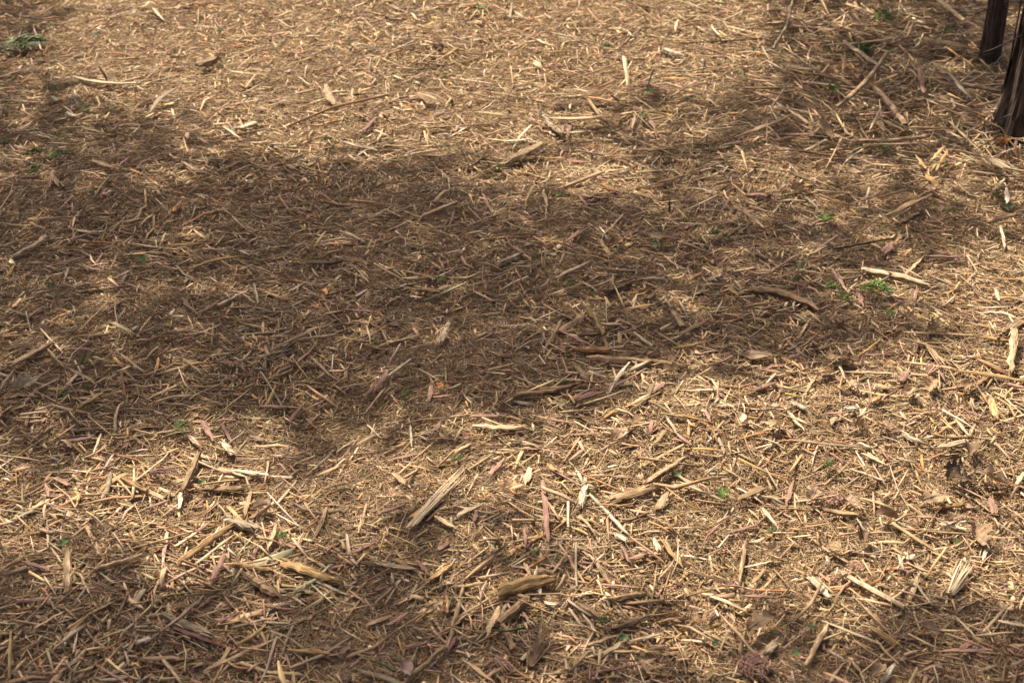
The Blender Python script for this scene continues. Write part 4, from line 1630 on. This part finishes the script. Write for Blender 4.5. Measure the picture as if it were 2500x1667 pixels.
def build_sprigs():
    protos = [sprig_parts(0.06, 40 + k) for k in range(8)]
    meshes = []
    for k, ((sv, sf, sg), (v, f, cc)) in enumerate(protos):
        cc = np.array(cc) * (np.array((1.25, 1.75, 1.2)) if k > 5 else 1.0)      # last variants are brighter and greener, for sprigs marked bright
        a = mesh_obj('stem', sv, sf, M_WOOD, np.tile((0.13, 0.09, 0.05), (len(sv), 1)), sg)
        b = mesh_obj('foliage', v, f, M_LEAF_GREEN, np.array(cc))
        meshes.append((a.data, b.data))
        bpy.data.objects.remove(a); bpy.data.objects.remove(b)
    for i, line in enumerate(SPRIGS.strip().splitlines()):
        body, label = line.split('|')
        ref = None
        if '#' in label:
            label, ref = label.split('#')
        c, x, y, size, rot, bright = body.split()
        r = random.Random(300 + i)
        px, py = to_px(c, float(x), float(y))
        p = ground_at(px, py, 0.036)
        dist = math.sqrt(p[0] ** 2 + p[1] ** 2 + CAM_H ** 2)
        L = float(size) * K / F * dist
        sc = L / 0.06 * 1.25
        root = empty('cedar_sprig', (p[0] - 0.5 * L * math.cos(math.radians(float(rot))),
                                     p[1] - 0.5 * L * math.sin(math.radians(float(rot))), p[2]))
        root.rotation_euler = (r.uniform(-0.25, 0.25), r.uniform(-0.15, 0.05), math.radians(float(rot)))
        root.scale = (sc, sc, min(sc, 1.8))
        tag(root, label.strip(), 'cedar sprig', 'green cedar sprigs on the mulch')
        if ref:
            LANDMARKS.append((px, py, ref.strip()))
        a, b = meshes[6 + i % 2] if float(bright) >= 1.25 else meshes[i % 6]
        for nm, me in (('stem', a), ('foliage', b)):
            ch = bpy.data.objects.new(nm, me)
            C.objects.link(ch)
            ch.parent = root


build_sprigs()
label_rest()

# ------------------------------------------------------------------ trees
def trunk_mesh(rad, height, seed, flare, lean, nseg=56):
    """stringy, furrowed cedar bark"""
    r = random.Random(seed)
    zs = np.concatenate([np.linspace(-0.06, 1.6, 64), np.linspace(1.7, height, 24)])
    ph = [r.uniform(0, 6.28) for _ in range(8)]
    V = []; G = []; Cc = []
    for z in zs:
        for k in range(nseg):
            a = 2 * math.pi * k / nseg
            tw = a + 0.25 * math.sin(1.3 * z + ph[0]) + 0.5 * z
            rid = 0.5 * math.sin(7 * tw + ph[1] + 1.5 * math.sin(2.1 * z)) + 0.35 * math.sin(13 * tw + ph[2] + 2 * math.sin(3.3 * z + ph[3])) \
                + 0.35 * math.sin(23 * tw + ph[4] + 3 * math.sin(5 * z + ph[5])) + 0.25 * r.gauss(0, 1)
            lob = 0.12 * math.sin(3 * a + ph[6]) + 0.08 * math.sin(2 * a + ph[7] + z)
            fl = 1 + flare * math.exp(-max(z, 0) / (1.6 * rad)) * (1 + 0.5 * math.sin(4 * a + ph[3]))
            tp = max(0.15, 1 - 0.8 * max(z, 0) / height)
            rr = rad * tp * fl * (1 + lob) + 0.055 * rad * rid
            V.append((rr * math.cos(a) + lean[0] * z, rr * math.sin(a) + lean[1] * z, z))
            G.append((z * 0.35, a * rad * 0.5, 0))
            base = np.array((0.060, 0.040, 0.028)) if rid > -0.3 else np.array((0.034, 0.022, 0.015))
            if rid > 0.55:
                base = np.array((0.086, 0.062, 0.046))
            Cc.append(base * math.exp(r.gauss(0, 0.12)))
    Fc = []
    for i in range(len(zs) - 1):
        for k in range(nseg):
            k2 = (k + 1) % nseg
            Fc.append((i * nseg + k, i * nseg + k2, (i + 1) * nseg + k2, (i + 1) * nseg + k))
    return V, Fc, np.array(Cc), G


SUNMASK = [                      # how sunny each part of the bed is, 0 shade .. 9 sun (top of the view first)
    '3788999999999999997544434', '5899999999999999998422221', '4578999999999887785333332', '3444589999999764534444554',
    '3333333333346787446765677', '2222211111111222356544334', '3222222111122221122345677', '2222222222222211111236899',
    '2222222211112222222222479', '2222222211111235677888999', '2223577445666789999998888', '4568898678999999999999998',
    '8788999888877889999999999', '6545887644456788999999999', '4433333444456778889999888', '2222222223333444455443344',
    '2222222222223333333333333']
MASK = np.array([[int(ch) for ch in row] for row in SUNMASK], float)


def sun_fraction(x, y):
    """look up the mask for a point of the bed"""
    zc = ct * y + st * CAM_H
    u = x / zc * F + PW / 2
    v = PH / 2 - (st * y - ct * CAM_H) / zc * F
    cx = np.clip(u / 100 - 0.5, 0, 24); cy = np.clip(v / 100 - 0.5, 0, 16)
    x0 = np.floor(cx).astype(int); y0 = np.floor(cy).astype(int)
    x1 = np.minimum(x0 + 1, 24); y1 = np.minimum(y0 + 1, 16)
    fx, fy = cx - x0, cy - y0
    return (MASK[y0, x0] * (1 - fx) * (1 - fy) + MASK[y0, x1] * fx * (1 - fy) + MASK[y1, x0] * (1 - fx) * fy + MASK[y1, x1] * fx * fy) / 9.0


def crown_points():
    """positions of leaves above the bed, thick where the bed lies in shade"""
    N = 160000
    x = rng.uniform(-4.2, 4.2, N); y = rng.uniform(0.8, 8.6, N)
    s = np.interp(sun_fraction(x, y) * 9, range(10), (0.04, 0.06, 0.095, 0.16, 0.28, 0.44, 0.62, 0.80, 0.94, 1.0))
    s = np.where(s > 0.93, 1.0, s)
    lam = -np.log(s)
    clump = 0.9 + 0.2 * (np.sin(5.1 * x + 2.2 * y) * np.sin(4.3 * y - 1.9 * x + 1) > -0.1)
    area = 8.4 * 7.8
    want = lam * clump / LEAF_EFF * (area / N)
    keep = rng.random(N) < want
    return x[keep], y[keep]


LEAF_EFF = 0.0030


def leaf_cloud(P, size, aspect, colr, flat=0.45):
    """kite shaped leaves, each bent along its midrib"""
    n = len(P)
    d = rng.normal(0, 1, (n, 3)); d[:, 2] *= 0.45
    d /= np.linalg.norm(d, axis=1)[:, None]
    up = rng.normal(0, flat, (n, 3)); up[:, 2] += 1
    side = np.cross(d, up); side /= np.linalg.norm(side, axis=1)[:, None]
    nrm = np.cross(side, d)
    L = size * np.exp(rng.normal(0, 0.2, n))[:, None]
    W = L * aspect
    a = P - d * L * 0.5
    b = P + d * L * 0.5
    m1 = P - d * L * 0.1 + side * W * 0.5 + nrm * W * 0.15
    m2 = P - d * L * 0.1 - side * W * 0.5 + nrm * W * 0.15
    c1 = P + d * L * 0.28 + side * W * 0.38 + nrm * W * 0.12
    c2 = P + d * L * 0.28 - side * W * 0.38 + nrm * W * 0.12
    V = np.stack([a, m1, c1, b, c2, m2], 1).reshape(-1, 3)
    base = (np.arange(n) * 6)[:, None]
    Q = np.concatenate([base + np.array([[0, 1, 2, 3]]), base + np.array([[0, 3, 4, 5]])])
    col = np.array(colr) * np.exp(rng.normal(0, 0.25, (n, 1)))
    return V, Q, col[:, None, :].repeat(6, 1).reshape(-1, 3)


def limb_meshes(root, start, clusters, trunk_r, lo, colr):
    """limbs that reach each leaf cluster, every one grown from the nearest point already reached"""
    nodes = [np.array(start)]
    paths = []
    order = sorted(clusters, key=lambda c: np.linalg.norm(c - nodes[0]))
    for c in order:
        j = min(range(len(nodes)), key=lambda k: np.linalg.norm(nodes[k] - c) + 0.25 * np.linalg.norm(nodes[k] - nodes[0]))
        paths.append((j, len(nodes)))
        nodes.append(c)
    load = [1] * len(nodes)
    for j, k in reversed(paths):
        load[j] += load[k]
    V = []; Fc = []; G = []
    for j, k in paths:
        a, b = nodes[j], nodes[k]
        L = np.linalg.norm(b - a)
        m = 0.5 * (a + b) + np.array([rng.normal(0, 0.06), rng.normal(0, 0.06), 0.08]) * L
        r0 = 0.0026 * load[k] ** 0.55 + 0.002
        v, f, g = sweep(smooth_path([a, m, b], 6), np.linspace(r0 * 1.15, r0 * 0.85, 6), np.linspace(r0 * 1.15, r0 * 0.85, 6), 7, seed=k, flat=False)
        o = len(V); V += v; G += g
        Fc += [tuple(i + o for i in ff) for ff in f]
    mesh_obj('limb', np.array(V) - np.array(root.location), Fc, M_BARK, np.tile(colr, (len(V), 1)), G, parent=root, smooth=True)


def clusters_of(P, cell):
    key = np.floor(P / cell).astype(int)
    u, inv, cnt = np.unique(key, axis=0, return_inverse=True, return_counts=True)
    inv = inv.ravel()
    return [P[inv == k].mean(0) for k in range(len(u)) if cnt[k] > 6]


def build_trees():
    x, y = crown_points()
    Sv = np.array(S) / S[2]
    cedar = (x > 1.0) & (y > 4.0)
    h = 5.6 + 0.5 * np.sin(1.3 * x) * np.cos(1.1 * y) + rng.normal(0, 0.30, len(x))
    hc = 2.9 + rng.uniform(-0.3, 1.0, len(x))
    h = np.where(cedar, hc, h)
    P = np.stack([x, y, np.zeros_like(x)], 1) + Sv[None, :] * h[:, None]
    # oak behind the view, its limbs reach forward over the bed
    root = empty('oak_tree', (-7.4, 11.6, 0))
    tag(root, 'oak tree behind the far edge of the mulch whose leafy limbs shade the bed', 'tree')
    V, Fc, Cc, G = trunk_mesh(0.24, 7.5, 21, 0.5, (0.10, -0.06))
    mesh_obj('trunk', V, Fc, M_BARK, Cc, G, parent=root)
    PO = P[~cedar]
    V, Q, cl = leaf_cloud(PO, 0.098, 0.55, (0.055, 0.10, 0.028))
    o = big_mesh('crown', V - np.array(root.location), Q, np.zeros((0, 3), int), cl, None, M_LEAF_GREEN)
    o.parent = root
    limb_meshes(root, np.array((-7.05, 11.4, 4.0)), clusters_of(PO, 0.75), 0.2, 4, (0.14, 0.10, 0.075))
    # two cedars at the right edge
    PC = P[cedar]
    for nm, base_px, rad, hh, seed, lean, sel, label in (
            ('front', (2494, 330), 0.072, 6.5, 31, (0.012, 0.0), 0, 'dark stringy barked cedar trunk, the nearer and thicker, at the right edge'),
            ('rear', (2413, 164), 0.036, 4.6, 32, (0.015, 0.01), 1, 'slim dark cedar trunk standing behind the thicker one, top right corner')):
        b = ground_at(*base_px)
        root = empty('cedar_tree', (b[0], b[1], b[2]))
        tag(root, label, 'tree', 'cedar trees at the right edge')
        V, Fc, Cc, G = trunk_mesh(rad, hh, seed, 0.34 if sel == 0 else 0.18, lean)
        mesh_obj('trunk', V, Fc, M_BARK, Cc, G, parent=root)
        r = random.Random(seed)
        for k in range(26 if sel == 0 else 14):          # loose strips of bark
            a = r.uniform(math.pi * 0.75, math.pi * 1.85)
            z0 = r.uniform(0.05, 0.9); ln = r.uniform(0.12, 0.4)
            pts = []
            for q in range(5):
                z = z0 + ln * q / 4
                fl = 1 + 0.25 * math.exp(-z / (1.6 * rad))
                rr = rad * fl * (1 - 0.8 * z / hh) * (1.10 + (0.10 if q in (0, 4) else 0.0) * r.random())
                aa = a + 0.12 * math.sin(3 * z)
                pts.append((rr * math.cos(aa) + lean[0] * z, rr * math.sin(aa) + lean[1] * z, z))
            w = rad * r.uniform(0.05, 0.12)
            # strip faces outward: build as a thin ribbon
            V2 = []; F2 = []; G2 = []
            for q, pnt in enumerate(pts):
                tang = np.array([-math.sin(a), math.cos(a), 0]); outw = np.array([math.cos(a), math.sin(a), 0])
                ww = w * (0.4 if q in (0, 4) else 1) * r.uniform(0.8, 1.2)
                for sx, so in ((-1, 0), (1, 0), (0.6, 0.7), (-0.6, 0.7)):
                    V2.append(np.array(pnt) + tang * ww * sx + outw * so * w * 0.5)
                    G2.append((pnt[2], ww * sx, 0))
            for q in range(4):
                for e in range(4):
                    e2 = (e + 1) % 4
                    F2.append((q * 4 + e, q * 4 + e2, q * 4 + 4 + e2, q * 4 + 4 + e))
            F2 += [(3, 2, 1, 0), (16, 17, 18, 19)]
            cc = np.array((0.070, 0.050, 0.037)) * r.uniform(0.5, 1.3)
            mesh_obj('bark_strip', V2, F2, M_BARK, np.tile(cc, (len(V2), 1)), G2, parent=root)
        # dead side twigs seen against the mulch
        tw = ([((2505, 82), (2478, 95), (2430, 118), (2395, 130)), ((2500, 272), (2470, 280), (2425, 296)), ((2500, 6), (2470, 5), (2450, 4))]
              if sel == 0 else
              [((2420, 20), (2395, 30), (2368, 38)), ((2400, 118), (2386, 116), (2374, 112)), ((2447, 6), (2460, 20), (2452, 62)),
               ((2432, 128), (2415, 132), (2402, 136), (2398, 128))])
        for q, pts in enumerate(tw):
            # each twig hangs in the vertical plane of the trunk
            wp = []
            for i, (px, py) in enumerate(pts):
                dxp = (px - PW / 2) / F; dyp = (PH / 2 - py) / F
                d = np.array([dxp, ct + dyp * st, -st + dyp * ct])
                t = (b[1] - 0.02 - 0.05 * i) / d[1]
                wp.append(np.array([0, 0, CAM_H]) + d * t - np.array(root.location))
            path = smooth_path(wp, 9)
            wd = np.linspace(0.0030, 0.0012, 9) * (1.0 if sel == 0 else 0.9)
            v, f, g = sweep(path, wd, wd, 5, seed=q, flat=False)
            mesh_obj('twig', v, f, M_BARK, np.tile((0.07, 0.052, 0.042), (len(v), 1)), g, parent=root, smooth=True)
        mine = (np.arange(len(PC)) % 2) == sel
        V, Q, cl = leaf_cloud(PC[mine], 0.11, 0.40, (0.045, 0.085, 0.03))
        o = big_mesh('crown', V - np.array(root.location), Q, np.zeros((0, 3), int), cl, None, M_LEAF_GREEN)
        o.parent = root
        limb_meshes(root, np.array((b[0] + 0.03, b[1], 2.6)), clusters_of(PC[mine], 0.6), rad, 2, (0.10, 0.07, 0.05))


build_trees()
